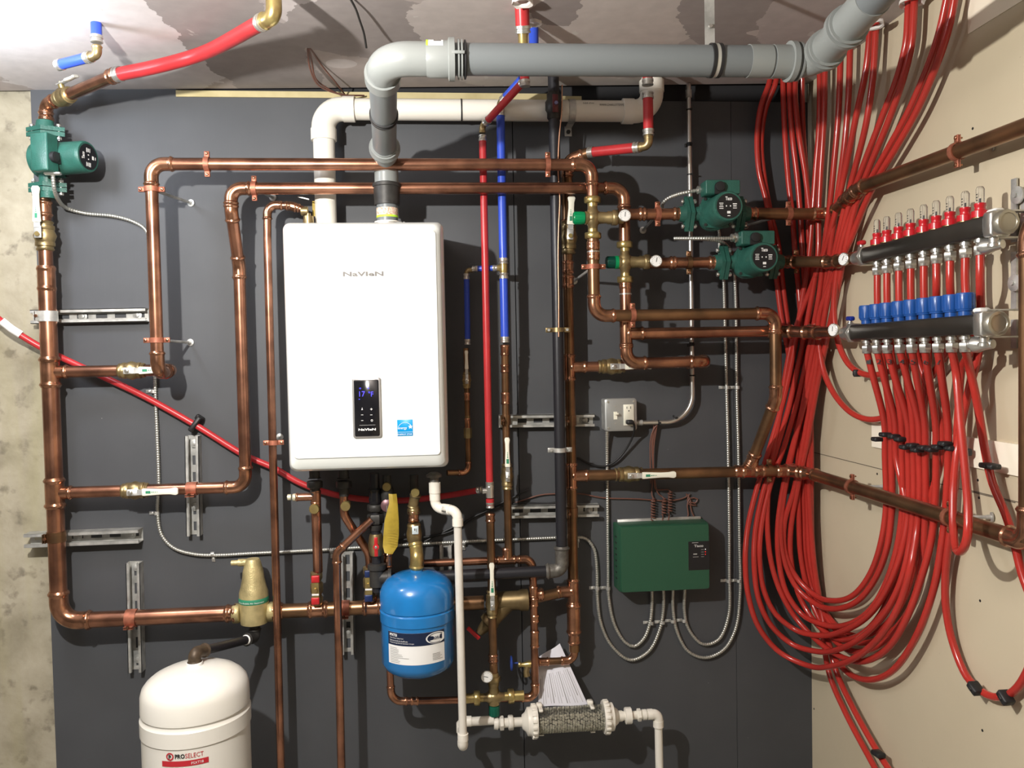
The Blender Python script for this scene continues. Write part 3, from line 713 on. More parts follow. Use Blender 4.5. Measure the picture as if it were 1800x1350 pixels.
fin('tee', (lambda m_: bead([P(xp(1316, 827, D2), zr2, .085), P(xp(1324, 800, .085), zp(1324, 800, .085), .09)], R3, m_))(bead([P(xp(1290, 827, .085), zr2, .085), P(xp(1344, 827, .09), zr2, .09)], rR*1.05)), COPF, ret)
vert = run('corner_riser', 'copper pipe climbing the tan wall at the right edge of the view', 'copper pipe', [V((1.112, YC, zr2-.004)), V((1.112, YC, 1.845)), V((1.112, YC-.9, 1.88))], rR*1.05, COPD, R=.05)
fin('elbow', bead(fillet([V((1.112, YC+.06, zr2-.004)), V((1.112, YC, zr2-.004)), V((1.112, YC, zr2+.065))], .04)[0], rR*1.1), COPF, vert)
# upper return on the tan wall
pl1z = zp(1240, 376, DA)
up = run('supply_line', 'copper line from the upper pump rising onto the tan wall to the right edge', 'copper pipe',
    [P(xp(1322, 376, DA), pl1z, DA), P(xp(1462, 377, DA), pl1z-.002, DA), RW(1497, 343, .065), RW(1512, 330, .062), RW(1512, 330, .062)+(RW(1830, 212, .062)-RW(1512, 330, .062))*1.9], R3, COPD, R={'*': .03, 3: .02})
m_ = bead([RW(1497, 343, .065)+(P(xp(1462, 377, DA), pl1z, DA)-RW(1497, 343, .065))*.35, RW(1497, 343, .065)], R3); fin('coupling', m_, COPF, up)
# air separator -----------------------------------------------------
sp = P(sepx, zb, D1); zsp = zb
ts = T('air_separator', 'cast bronze air separator with green band on the bottom line', 'air separator', sp)
z_ = lambda y: zp(447, y, D1)
fin('body', MB().lathe(V((sepx, -D1, 0)), Z1, [(z_(1097), .028), (z_(1094), .040), (z_(1062), .043), (z_(1040), .042), (z_(1030), .037), (z_(1016), .032), (z_(1004), .030), (z_(986), .022), (z_(982), .019), (z_(981), .012)], 28), BRONZE, ts, angle=25)
fin('green_band', MB().lathe(V((sepx, -D1, 0)), Z1, [(z_(1057), .0432), (z_(1056), .0440), (z_(1049), .0438), (z_(1048), .043)], 28, caps=False), GRINK, ts)
text(None, 'Micro-Bubble Air Separator', None, X1, Z1, .006, WINK, ts, .085, name='band_text', wrap=(V((sepx, -D1, 0)), .044, -1.0, z_(1055.5)))
fin('vent_cap', MB().lathe(P(sepx-.012, z_(988), D1), -X1, [(-.005, .011), (.03, .011), (.031, .008), (.05, .008)], 14).lathe(P(sepx-.03, z_(987), D1), Z1, [(-.006, .010), (.006, .010)], 14), BRONZE, ts)
fin('union_nut', MB().hexa(sp-X1*.040, -X1, 0, .022, .030), BRONZE, ts); fin('union_nut', MB().hexa(sp+X1*.040, X1, 0, .022, .030), BRONZE, ts)
fin('bottom_nipple', MB().lathe(V((sepx, -D1, 0)), Z1, [(z_(1106), .013), (z_(1094), .016)], 16), DARKF, ts)
xe = xp(668, 1060, D1)
main2 = run('bottom_header', 'copper header pipe right of the air separator passing behind the blue tank', 'copper pipe',
    [sp+X1*.055, P(xp(850, 1046, D1), zb-.002, D1)], .0215, COPD, coup=[(sp+X1*.05, sp+X1*.085)])
for x_ in (559, 655):
    m_ = bead([P(xp(x_, 1060, D1), zb, D1)-X1*.03, P(xp(x_, 1060, D1), zb, D1)+X1*.03], .0215); bead([P(xp(x_, 1060, D1), zb, D1), P(xp(x_, 1060, D1), zb+.038, D1)], .013, m_); fin('tee', m_, COPF, main2)
# ---- strainer between header and right riser
BRZD = mat('tarnished_bronze', (.20, .145, .07), .45, .7, var=.3, vscale=30)
ty = T('y_strainer', 'dull bronze wye strainer with slanting leg right of the white drain pipe', 'strainer', P(xp(900, 1045, D1), zb, D1))
fin('body', MB().lathe(P(xp(862, 1045, D1), zb, D1), X1, [(0, .024), (.01, .029), (.085, .029), (.095, .033), (.115, .033), (.118, .024)], 24), BRZD, ty)
dg = V((-1, .0, -1)).normalized()
fin('strainer_leg', MB().lathe(P(xp(895, 1045, D1), zb, D1), dg, [(-.01, .027), (.075, .026), (.08, .030), (.095, .030), (.10, .02), (.135, .012)], 20), BRZD, ty)
fin('red_tap', MB().box(P(xp(832, 1110, D1), zp(832, 1112, D1), .09), V((1, 0, -1)), V((1, 0, 1)), Y1, .05, .012, .008, .002), HRED, ty)
run('header_link', 'short copper link between strainer and right riser', 'copper pipe', [P(xp(930, 1042, D1), zb+.001, D1), P(xR-.03, zr3, D2)], .0165, COPD, coup=[(P(xp(955, 1042, D1), zr3, D1), P(xp(935, 1042, D1), zr3, D1))])
# ---- thin copper lines
rl = .0115
run('relief_line', 'thin copper discharge line left of the heater running from relief valve to the floor', 'copper pipe',
    [P(xp(533, 371, .11), zp(533, 369, .11), .11), P(xp(515, 366, .11), zp(515, 362, .11), .11), P(xp(470, 362, .11), zp(470, 360, .11), .11), P(xp(470, 420, .11), zp(470, 420, .11), .11), P(xp(495, 1390, .115), zp(495, 1390, .115), .115)], rl, COP, R=.026,
    coup=[(P(xp(522, 367, .11), zp(522, 366, .11), .11), P(xp(507, 364, .11), zp(507, 361.5, .11), .11))])
tr = T('relief_valve', 'dull brass relief valve with test lever on top of the heater', 'relief valve', P(xp(542, 380, .11), hz1, .11))
fin('body', MB().lathe(P(xp(542, 380, .11), hz1, .11), Z1, [(0, .014), (.012, .018), (.024, .013), (.032, .016), (.05, .015), (.052, .007), (.058, .007)], 16), BRASSD, tr)
fin('outlet', MB().lathe(P(xp(541, 371, .11), zp(541, 371, .11), .11), -X1, [(0, .013), (.018, .014), (.02, .011)], 14), BRASSD, tr)
fin('lever', MB().box(P(xp(534, 349, .11), zp(534, 349, .11), .115), V((1, 0, -.25)), Y1, V((.25, 0, 1)), .032, .008, .003), STEEL, tr)
fin('yellow_tag', MB().box(P(xp(554, 368, .06), zp(554, 368, .06), .07), X1, Z1, Y1, .013, .045, .001), YEL, label='small yellow tag tucked behind the relief valve on the heater', cat='tag', loc=P(xp(554, 368, .06), zp(554, 380, .06), .07))
# ---- risers under the heater
def disc(label, c, r=.0145):
    t = T('drain_valve', label, 'drain valve', c); fin('brass_disc', MB().lathe(c, -Y1, [(-.03, r*.7), (0, r*.8), (.002, r), (.010, r), (.012, r*.9)], 24), BRASS, t)
    fin('stem', MB().lathe(c+V((0, .03, 0)), Y1, [(0, r*.6), (.02, r*.6)], 12), BRASSD, t); return t
DU = .15
def nutstack(name, label, x, y0, y1, d, m=DARKF, r=.017):
    c = P(xp(x, y0, d), zp(x, y0, d), d); L = c.z-zp(x, y1, d)
    return fin(name, MB().lathe(c+Z1*.02, -Z1, [(0, r*.9), (L*.3+.01, r*.9), (L*.3+.01, r*1.1)], 16).hexa(c-Z1*L*.25, -Z1, 0, L*.45, r*1.35).lathe(c, -Z1, [(L*.6, r*.9), (L+.01, r*.8)], 16), m, label=label, cat='pipe union', loc=c)
nutstack('pipe_union', 'leftmost dark union nut under the heater', 553, 838, 866, DU)
nutstack('pipe_union', 'dark union nut under the heater above the second brass cap', 604, 838, 866, DU)
t7 = run('heater_supply_pipe', 'copper pipe from heater down to the red-handled valve', 'copper pipe', [P(xp(555, 862, DU), zp(555, 862, DU), DU), P(xp(556, 905, DU), zp(556, 905, DU), DU), P(xp(559, 1004, .10), zp(559, 1004, .10), .10)], .0145, COP, elb=False)
fin('tee', (lambda m_: bead([P(xp(555, 873, DU), zp(555, 873, DU), DU), P(xp(520, 874, DU), zp(520, 874, DU), DU)], .0105, m_))(bead([P(xp(555, 862, DU), zp(555, 862, DU), DU), P(xp(555, 886, DU), zp(555, 886, DU), DU)], .0125)), COPF, t7)
fin('brass_plug', MB().hexa(P(xp(522, 874, DU), zp(522, 874, DU), DU), -X1, 0, .012, .012).lathe(P(xp(512, 874, DU), zp(512, 874, DU), DU), -X1, [(0, .009), (.01, .009)], 12), mat('pale_brass', (.7, .66, .48), .4, .5), t7)
disc('leftmost round brass drain cap under the heater', P(xp(553, 894, .175), zp(553, 894, .175), .175))
disc('second round brass drain cap under the heater', P(xp(608, 889, .175), zp(608, 889, .175), .175))
disc('third round brass drain cap, close under the heater', P(xp(680, 855, .16), zp(680, 855, .16), .16), .013)
disc('round brass drain cap above the stubby brass elbow at heater right', P(xp(730, 865, .17), zp(730, 865, .17), .17), .013)
run('heater_return_pipe', 'copper pipe bending diagonally from under the heater to the blue-handled valve', 'copper pipe',
    [P(xp(604, 862, DU), zp(604, 862, DU), DU), P(xp(605, 906, DU), zp(605, 906, DU), DU), P(xp(648, 975, .12), zp(648, 972, .12), .12), P(xp(651, 1002, .10), zp(651, 1002, .10), .10)], .0125, COP, elb=False, R=.05, coup=[(P(xp(651, 990, .10), zp(651, 990, .10), .10), P(xp(651, 1004, .10), zp(651, 1004, .10), .10))])
run('discharge_line', 'second thin copper discharge line from the gas valve area to the floor', 'copper pipe',
    [P(xp(654, 913, .17), zp(654, 913, .17), .17), P(xp(592, 976, .17), zp(592, 972, .17), .17), P(xp(601, 1390, .17), zp(601, 1390, .17), .17)], .0118, COP, R=.03)
def tvalve(label, x, y, m, hcol, yh0, yh1):
    c = P(xp(x, y, D1), zp(x, y, D1), D1+.012)
    t = T('isolation_valve', label, 'isolation valve', c)
    fin('body', MB().lathe(c, Z1, [(-.052, .013), (-.045, .017), (-.03, .017), (-.02, .013), (-.012, .019), (.012, .019), (.02, .013), (.03, .018), (.048, .018), (.05, .013)], 18), BRASSD, t)
    h = c+V((0, -.026, 0))
    fin('handle_plate', MB().box(h, X1, Z1, Y1, .020, .070, .003), BRASS, t)
    for yy, nm in ((yh0, 'handle_grip'), (yh1, 'handle_grip')):
        q = P(xp(x, yy, D1), zp(x, yy, D1), D1+.038)
        fin(nm, MB().box(q, X1, Z1, Y1, .0235, .021, .008, .002), m, t)
    fin('nut', MB().hexa(h-Y1*.002, -Y1, 0, .006, .007), BRASS, t)
    fin('white_line', MB().box(h+V((0, -.0025, -.013)), X1, Z1, Y1, .020, .005, .001), WINK, t)
tvalve('red-handled isolation valve on the bottom header', 558, 1031, HRED, 'red', 1012, 1050)
tvalve('blue-handled isolation valve beside the black gas fitting', 650, 1022, HBLU, 'blue', 1003, 1045)
# gas drop
gxx = xp(660, 900, .15)
gd = T('gas_drop', 'black iron gas drop under the heater with union, shutoff and tee', 'gas pipe', P(gxx, zp(660, 1030, .15), .15))
def zg(y): return zp(660, y, .15)
fin('pipe', MB().lathe(P(gxx, 0, .15), Z1, [(zg(1040), .014), (zg(832), .014)], 16), IRON, gd)
fin('dope_sealed_nipple', MB().lathe(P(gxx, 0, .15), Z1, [(zg(885), .017), (zg(878), .019), (zg(868), .016), (zg(860), .0185), (zg(857), .014)], 16), mat('wet_black_sealant', (.01, .01, .012), .15), gd)
m_ = MB().hexa(P(gxx, zg(898), .15), Z1, 0, .02, .024).hexa(P(gxx, zg(920), .15), Z1, 0, .028, .025).lathe(P(gxx, 0, .15), Z1, [(zg(932), .017), (zg(922), .021)], 16); fin('union', m_, DARKF, gd)
gvv = fin('shutoff_body', MB().lathe(P(gxx, 0, .15), Z1, [(zg(976), .018), (zg(970), .021), (zg(958), .024), (zg(945), .021), (zg(938), .018)], 16), BRASSD, gd); ROOT[gvv.name] = ROOT[gd.name]
q = P(gxx+.002, zg(957), .182)
fin('butterfly_handle', MB().box(q+Z1*.014, X1, Z1, Y1, .010, .028, .004, .001).box(q-Z1*.014, X1, Z1, Y1, .010, .028, .004, .001).lathe(q, -Y1, [(-.012, .008), (.004, .0085)], 14), HRED, gvv)
fin('screw', MB().lathe(q-Y1*.004, -Y1, [(0, .0045), (.002, .004), (.003, .001)], 10), CHROME, gvv)
m_ = MB().lathe(P(gxx, 0, .15), Z1, [(zg(1032), .017), (zg(1030), .022), (zg(1002), .022), (zg(1000), .027), (zg(992), .027), (zg(990), .017)], 18).lathe(P(gxx, zg(1016), .15), X1, [(0, .021), (.032, .021), (.033, .026), (.042, .026)], 18); fin('tee', m_, DARKF, gd)
# drinking water inlet / relief with yellow tag
tq = T('relief_valve', 'second relief valve under the heater carrying the big yellow tag', 'relief valve', P(xp(681, 890, .15), zp(681, 890, .15), .15))
q = P(xp(681, 888, .16), zp(681, 888, .16), .16)
fin('body', MB().lathe(P(q.x, zp(681, 835, .15), .15), -Z1, [(0, .012), (.03, .014), (.045, .019), (.075, .019), (.085, .013), (.12, .012)], 16), DARKF, tq)
fin('spring_cap', MB().lathe(q, -Y1, [(-.01, .018), (.008, .019), (.012, .012)], 14), mat('pink_grey_metal', (.2, .11, .12), .4, .6), tq)
fin('lever', MB().sweep([q-Y1*.012, q+V((0, -.016, -.035))], .0022, 8), CHROME, tq)
m_ = MB(); ys = [(683, 868, 697, 868), (684, 885, 699, 885), (676, 915, 701, 915), (674, 940, 701, 940), (673, 960, 699, 960), (676, 972, 690, 974)]
for j, (xa, ya, xb, yb) in enumerate(ys):
    dd = .185+.008*math.sin(j*1.3); A_, B_ = W(xa, ya, dd), W(xb, yb, dd-.008); M_ = (A_+B_)/2+V((0, -.006, 0)); m_.v += [A_, M_, B_]
m_.f = [(3*j+k, 3*j+k+1, 3*j+k+4, 3*j+k+3) for j in range(len(ys)-1) for k in (0, 1)]
n0 = len(m_.v); m_.v += [v+V((0, .0006, 0)) for v in m_.v[:n0]]; m_.f += [tuple(i+n0 for i in reversed(f)) for f in m_.f[:]]
ytg = T('warning_tag', 'large curled yellow warning tag hanging between gas drop and blue tank', 'tag', W(684, 870, .19))
fin('tag', m_, YEL, ytg)
tm = MB()
for k in range(6): tm.box(W(688, 933+k*4.5, .1965), X1, Z1, Y1, .022, .0008, .0004)
fin('printed_lines', tm, mat('tag_print', (.25, .18, .03), .6), ytg)
run('heater_drain_pipe', 'short copper pipe dropping behind the yellow tag', 'copper pipe', [P(xp(681, 950, .12), zp(681, 950, .12), .12), P(xp(683, 1030, .12), zp(683, 1030, .12), .12)], .0115, COPD, coup=[(P(xp(682, 972, .12), zp(682, 972, .12), .12), P(xp(682, 998, .12), zp(682, 998, .12), .12))])
# brass stack feeding the blue tank
DT = .20; tx = xp(732, 1000, DT)
bs = T('tank_connector', 'stubby brass connector with elbow between heater and blue tank', 'brass fitting', P(tx, zp(732, 1000, DT), DT))
pa = [P(xp(728, 835, .15), zp(728, 835, .15), .15), P(xp(727, 890, .15), zp(727, 890, .15), .15), P(xp(727, 905, .15), zp(727, 905, .15), .16)]
fin('upper_nipple', MB().sweep(pa, .0125, 16), DARKF, bs)
fin('elbow', bead([P(xp(731, 868, .165), zp(731, 868, .165), .165), P(xp(727, 885, .158), zp(727, 885, .158), .158), P(xp(726, 893, .155), zp(726, 893, .155), .155)], .0135, kb=1.3), BRASSD, bs)
fin('hex_union', MB().hexa(P(xp(727, 893, .155), zp(727, 893, .155), .155), -Z1, 0, .018, .019), BRASSD, bs)
fin('copper_sleeve', bead([P(xp(727, 898, .155), zp(727, 898, .155), .155), P(xp(727, 918, .16), zp(727, 918, .16), .16)], .014), COPF, bs)
vb = fin('service_valve', MB().lathe(P(tx-.005, zp(730, 938, .175), .175), Z1, [(-.03, .015), (-.02, .021), (0, .023), (.02, .019), (.024, .021), (.03, .018)], 18), BRASSD, bs); ROOT[vb.name] = ROOT[bs.name]
q = W(730, 932, .203); fin('white_tab', MB().box(q, X1, Z1, Y1, .0185, .024, .004, .0015), mat('pale_blue_plastic', (.62, .72, .75), .4), vb)
fin('printed_mark', MB().box(W(729, 931, .2053), X1, Z1, Y1, .004, .006, .0003).box(W(732, 932, .2053), X1, Z1, Y1, .002, .009, .0003), GINK, vb)
ep = [P(tx-.004, zp(730, 952, .175), .178), P(tx, zp(732, 968, DT), .183), P(tx+.002, zp(733, 978, DT), DT), P(tx, zp(732, 1000, DT), DT)]
fin('street_elbow', bead(spline(ep), .0175, kb=1.25), BRASS, bs)
# ================================================================== BLUE TANK
zt, zb_ = zp(732, 1003, DT), zp(732, 1184, DT); Rb = .1065; cT = V((tx, -DT, 0)); Hb = zt-zb_
def zy(y): return zp(732, y, DT)
bt = T('expansion_tank', 'blue expansion tank with white label hanging under the heater', 'expansion tank', P(tx, zb_, DT))
zs1 = zp(732, 1086, DT+Rb)
prof = [(zt, .002), (zt-.002, .03), (zt-.010, .062), (zt-.022, .086), (zt-.038, .099), (zt-.055, Rb), (zs1+.004, Rb), (zs1, Rb-.003), (zs1-.004, Rb+.001), (zs1-.032, Rb+.001), (zs1-.035, Rb-.002), (zb_+.045, Rb-.002), (zb_+.028, Rb-.010), (zb_+.014, Rb-.030), (zb_+.004, Rb-.06), (zb_, .02)]
fin('shell', MB().lathe(cT, Z1, prof[::-1], 48), TANKB, bt, angle=30)
fin('top_boss', MB().lathe(cT, Z1, [(zt-.004, .020), (zt+.006, .018), (zt+.012, .015)], 18), TANKB, bt)
fin('bottom_valve_cap', MB().lathe(cT, Z1, [(zb_-.008, .012), (zb_-.007, .016), (zb_+.003, .016)], 18), IRON, bt)
tl, th = math.radians(-49), math.radians(46); lz0, lz1 = zp(732, 1170, DT+Rb), zp(732, 1114, DT+Rb)
zmid = lz1-.036
R0 = Rb-.0015
lb = fin('label', patch(cT, R0, tl, th, lz0, lz1, 0, lift=.0004), mat('label_white', (.78, .78, .76), .5), bt); ROOT[lb.name] = ROOT[bt.name]
fin('navy_header', patch(cT, R0, tl, th, zmid, lz1, 0, lift=.0008), NAVY, lb)
# oval white logo field
ov = MB(); n = 40; oc = math.radians(31); ov.v.append(None)
for k in range(n):
    a = 2*PI*k/n; th_ = oc+.30*math.cos(a); zz = (zmid+lz1)/2+.016*math.sin(a); th_ = min(th_, th-.01)
    ov.v.append(V((cT.x+(R0+.0012)*math.sin(th_), cT.y-(R0+.0012)*math.cos(th_), zz)))
ov.v[0] = V((cT.x+(R0+.0016)*math.sin(oc), cT.y-(R0+.0016)*math.cos(oc), (zmid+lz1)/2)); ov.f = [(0, 1+k, 1+(k+1) % n) for k in range(n)]
fin('logo_field', ov, WINK, lb)
def wt(body, thd, z, h, w, m, par, **k): return text(None, body, None, X1, Z1, h, m, par, w, wrap=(cT, R0+.0012, math.radians(thd), z), **k)
wt('PFXT5I', -45, lz1-.011, .0075, .026, WINK, lb, bold=True)
wt('Water Heater Safety Tank', -45, lz1-.018, .0042, .046, WINK, lb); wt('Tank de sécurité de chauffe-eau', -45, lz1-.0245, .0042, .058, WINK, lb); wt('Tanque de seguridad del calentador de agua', -45, lz1-.031, .0042, .076, WINK, lb)
wt('PROFLO', 22.2, (zmid+lz1)/2-.0042, .0085, .031, NAVY, lb, bold=True, name='logo', lift=.0022)
# oval ring around the logo word
og = MB()
for (ra, rz, wd) in ((.235, .0125, .0009),):
    for k in range(28):
        a = PI*.25+2*PI*.72*k/28
        for rr in (1, 1+wd/rz*1.6):
            th_ = oc-.0+ra*rr*math.cos(a); og.v.append(V((cT.x+(R0+.0020)*math.sin(th_), cT.y-(R0+.0020)*math.cos(th_), (zmid+lz1)/2+rz*rr*math.sin(a))))
    og.f = [(2*k, 2*k+1, 2*k+3, 2*k+2) for k in range(27)]
fin('logo_ring', og, NAVY, lb)
fine = MB()
for (td, zz, w_) in [(-45, .043+.0045*k, w__) for k, w__ in enumerate((.024, .030, .030, .028, .040, .042, .060, .028, .034, .032))]+[(24, .062+.0042*k, w__) for k, w__ in enumerate((.024, .024, .030, .024, .032))]:
    a0 = math.radians(td); a1 = a0+w_/R0; mb = patch(cT, R0, a0, a1, lz1-zz-.001, lz1-zz, 0, n=5, lift=.001)
    fine.f += [tuple(i+len(fine.v) for i in f) for f in mb.f]; fine.v += mb.v
fin('fine_print', fine, GINK, lb)
# ================================================================== WHITE TANK
DW = .36; wx = xp(345, 1250, DW); cW = V((wx, -DW, 0)); Rw = .1365; zw = zp(345, 1166, DW)-.002
wt_ = T('expansion_tank', 'large white expansion tank at the bottom left', 'expansion tank', P(wx, zw-.40, DW))
zs = zp(345, 1284, DW+Rw)
profw = [(zw, .002), (zw-.004, .045), (zw-.012, .08), (zw-.024, .106), (zw-.036, .121), (zw-.048, .130), (zw-.064, Rw-.002), (zs+.008, Rw-.001), (zs+.003, Rw-.005), (zs-.002, Rw-.004), (zs-.008, Rw+.001), (zs-.046, Rw+.001), (zs-.049, Rw-.002), (zw-.36, Rw-.002), (zw-.39, .11), (zw-.41, .04), (zw-.412, .002)]
fin('shell', MB().lathe(cW, Z1, profw[::-1], 56), TANKW, wt_, angle=30)
fin('inlet_boss', MB().lathe(cW, Z1, [(zw-.006, .021), (zw+.006, .020), (zw+.008, .016)], 18), WINK, wt_)
def ww(body, thd, z, h, w, m, **k): return text(None, body, None, X1, Z1, h, m, wt_, w, wrap=(cW, Rw-.0012, math.radians(thd), z), **k)
zL = zp(322, 1334, DW+Rw)
ww('PRO', -5.5, zL, .0115, .024, INK, bold=True, name='logo'); ww('SELECT', 5, zL, .0115, .043, RINK, name='logo')
eb = MB(); hc_ = math.radians(-10.8)
for k in range(24):
    a = 2*PI*k/24
    for rr in (.0065, .0098): eb.v.append(V((cW.x+(Rw-.0008)*math.sin(hc_+rr*math.cos(a)/Rw), cW.y-(Rw-.0008)*math.cos(hc_+rr*math.cos(a)/Rw), zL+.0055+rr*math.sin(a))))
eb.f = [(2*k, 2*k+1, (2*k+3) % 48, (2*k+2) % 48) for k in range(24)]
fin('emblem', eb, RINK, wt_); ww('P', -12.1, zL, .0105, .0065, INK, bold=True, name='emblem_letter', lift=.0012)
rd = fin('red_label_stripe', patch(cW, Rw-.0014, math.radians(-20), math.radians(28), zL-.020, zL-.006, 0, lift=.0004), RINK, wt_)
ww('PSXT18', 11, zL-.0165, .0065, .028, WINK, name='stripe_text', lift=.0012)
fin('label', patch(cW, Rw-.0014, math.radians(-16), math.radians(20), zL-.15, zL-.024, 0, lift=.0004), mat('label_pale', (.62, .62, .58), .5), wt_)
bn = T('black_nipple_pipe', 'short black threaded pipe with dark elbows from bronze separator to white tank', 'black pipe', P(sepx, zp(445, 1100, D1), D1))
e1 = P(sepx, zp(446, 1121, D1), D1); e2 = V((wx, -DW, zw+.030)); dd = (e2-e1).normalized()
a_, arcs = fillet([e1+Z1*.03, e1, e1+dd*.05], .022); fin('elbow', bead(a_, .0155, kb=1.25, ks=1.05), DARKF, bn)
a_, arcs = fillet([e2-dd*.05, e2, e2-Z1*.030], .022); fin('elbow', bead(a_, .0155, kb=1.25, ks=1.05), mat('rusty_fitting', (.10, .07, .045), .5, .4, var=.4, vscale=60), bn)
fin('pipe', MB().sweep([e1+dd*.03, e2-dd*.03], .0125, 16), IRON, bn)
m_ = MB().lathe(e1+dd*.046, dd, [(0, .0128), (.004, .015), (.008, .0128)], 14).lathe(e2-dd*.055, dd, [(0, .0128), (.004, .015), (.008, .0128)], 14); fin('thread_tape', m_, WINK, bn)
# ================================================================== WHITE DRAIN + FILTER
def Pp(x, y, d): return W(x, y, d)
dr = T('condensate_drain', 'white plastic drain pipe from the heater past the blue tank', 'drain pipe', Pp(763, 838, .22))
r = .0115
pts = [Pp(763, 838, .22), Pp(765, 893, .22), Pp(804, 898, .255), Pp(812, 1316, .255), None]
pts[1].x = pts[0].x+.002; pts[3].x = pts[2].x+.002; pts[4] = V((pts[3].x-.002, -.125, pts[3].z))
path, arcs = fillet(pts, .022); fin('pipe', MB().sweep(path, r, 20), PVCG, dr)
for arc, u, w in arcs:
    m_ = MB().sweep([arc[0]+u*.014]+arc+[arc[-1]+w*.014], r*1.22, 20)
    for q, v_ in ((arc[0], u), (arc[-1], w)): m_.lathe(q+v_*.002, v_, [(0, r), (0, r*1.34), (.020, r*1.34), (.020, r)], 20, caps=False)
    fin('elbow', m_, PVC, dr)
fin('coupling', MB().lathe(Pp(764, 848, .22), -Z1, [(0, r), (0, r*1.45), (.030, r*1.45), (.031, r*1.3), (.034, r)], 20), PVC, dr)
fin('union_collar', MB().lathe(Pp(763, 834, .22), -Z1, [(-.006, .012), (.0, .022), (.007, .022), (.009, .013), (.02, .013)], 20), FITG, dr)
fl_z = zp(840, 1268, .12); A_ = P(pts[4].x-.0, fl_z+.003, .125)
fin('back_riser', MB().sweep([V((pts[4].x, -.125, pts[3].z)), V((A_.x, -.125, A_.z))], r, 18), PVCG, dr)
fin('elbow', MB().sweep([V((A_.x, -.125, A_.z-.03)), V((A_.x, -.125, A_.z-.004)), V((A_.x+.006, -.125, A_.z+.002)), V((A_.x+.03, -.125, A_.z+.001))], r*1.35, 20), PVC, dr)
fin('outlet_pipe', MB().sweep([A_+X1*.01, P(xp(868, 1268, .125), A_.z, .125)], r*1.15, 18), PVCG, dr)
nf = T('neutraliser', 'clear filter tube of pale limestone beads with white threaded end caps', 'filter', P(xp(1000, 1260, .125), zp(1000, 1264, .125), .125))
fc = ROOT[nf.name]; RF = .0375
xa, xb = xp(941, 1265, .125), xp(1062, 1257, .125); fz = fc.z
def FX(x): return xp(x, 1262, .125)
tb = fin('clear_tube', MB().lathe(P(FX(930), fz, .125), X1, [(0, RF), (FX(1065)-FX(930), RF)], 36, caps=False), TUBEC, nf); ROOT[tb.name] = ROOT[nf.name]
bm = MB(); bx0, bx1 = FX(946), FX(1061); sr = .0040
random.seed(3)
for lay in range(26):
    xx = bx0+(bx1-bx0)*(lay+.5)/26
    for k in range(20):
        a = -2.3+4.6*k/19+random.uniform(-.06, .06)+(lay % 2)*.11-PI/2*0
        # beads fill the tube to two thirds: ring just inside the wall, angle from straight down
        rad_ = RF-sr-.002-random.random()*.001
        yy = math.sin(a)*rad_; zz = -math.cos(a)*rad_
        top_ = .020 if xx < bx0+.03 else .030
        if zz > top_: continue
        bm.ball(V((xx+random.uniform(-.0012, .0012), -.125-yy, fz+zz)), sr, 9, 6)
fin('limestone_beads', bm, BEAD, nf, kind='stuff')
fin('bead_core', MB().lathe(P(bx0, fz-.011, .125), X1, [(0, RF*.62), (bx1-bx0, RF*.62)], 20), mat('bead_shade', (.16, .15, .12), .8), nf, label='solid core with the shade between beads in its colour')  # one solid core; dimness between the beads is painted as its dark colour
def cap_end(xw, s):
    m_ = MB().lathe(V((xw, -.125, fz)), X1*s, [(0, RF*.98), (0, RF*1.28), (.004, RF*1.30), (.016, RF*1.24), (.020, RF*1.12), (.030, RF*1.10), (.036, RF*.75), (.046, RF*.55), (.047, RF*.38)], 32)
    for k in range(16):
        a = 2*PI*k/16; e = Y1*math.cos(a)+Z1*math.sin(a)
        m_.box(V((xw+s*.010, -.125, fz))+e*RF*1.27, X1, e, (X1*s).cross(e), .014, .006, .010, .001)
    return m_
fin('end_cap', cap_end(FX(944), -1), PVC, nf); fin('end_cap', cap_end(FX(1060), 1), PVC, nf)
def fit(mbs, x0, rr, hexn=0):
    return mbs
m_ = MB(); x0 = FX(911)
m_.lathe(P(FX(868), fz, .125), X1, [(0, .013), (0, .017), (.012, .019), (.013, .015), (.016, .015)], 20).hexa(P(FX(878), fz, .125), X1, 0, .013, .021).lathe(P(FX(884), fz, .125), X1, [(0, .014), (FX(920)-FX(884), .014)], 20).hexa(P(FX(893), fz, .125), X1, 0, .016, .022)
fin('inlet_union', m_, PVCG, nf)
m_ = MB().lathe(P(FX(1080), fz, .125), X1, [(0, .017), (FX(1093)-FX(1080), .016), (FX(1096)-FX(1080), .013), (FX(1150)-FX(1080), .0115)], 20)
m_.lathe(P(FX(1098), fz, .125), X1, [(0, .015), (.002, .025), (.020, .025), (.022, .015)], 10).hexa(P(FX(1120), fz, .125), X1, 0, .012, .019).lathe(P(FX(1129), fz, .125), X1, [(0, .014), (0, .016), (.012, .016), (.013, .012)], 20)
fin('outlet_union', m_, PVC, nf)
for x_, y_ in ((950, 1), (1040, 1)):
    m_ = MB().box(P(FX(x_), fz+RF+.001, .135), X1, Y1, Z1, .012, .026, .007, .0015).box(P(FX(x_)-.002, fz+RF+.005, .112), X1, Y1, Z1, .018, .02, .014, .003)
    m_.box(P(FX(x_)+.001, fz-RF-.001, .13), X1, Y1, Z1, .014, .02, .003)
    fin('mounting_clip', m_, PVC, nf)
op = T('outlet_drain_pipe', 'white plastic pipe dropping to the floor right of the bead filter', 'drain pipe', P(FX(1157), 0, .125))
pp, aa = fillet([P(FX(1138), fz, .125), P(FX(1157), fz, .125), P(FX(1157)+.004, .05, .125)], .02)
fin('pipe', MB().sweep(pp, .0122, 20), PVC, op)
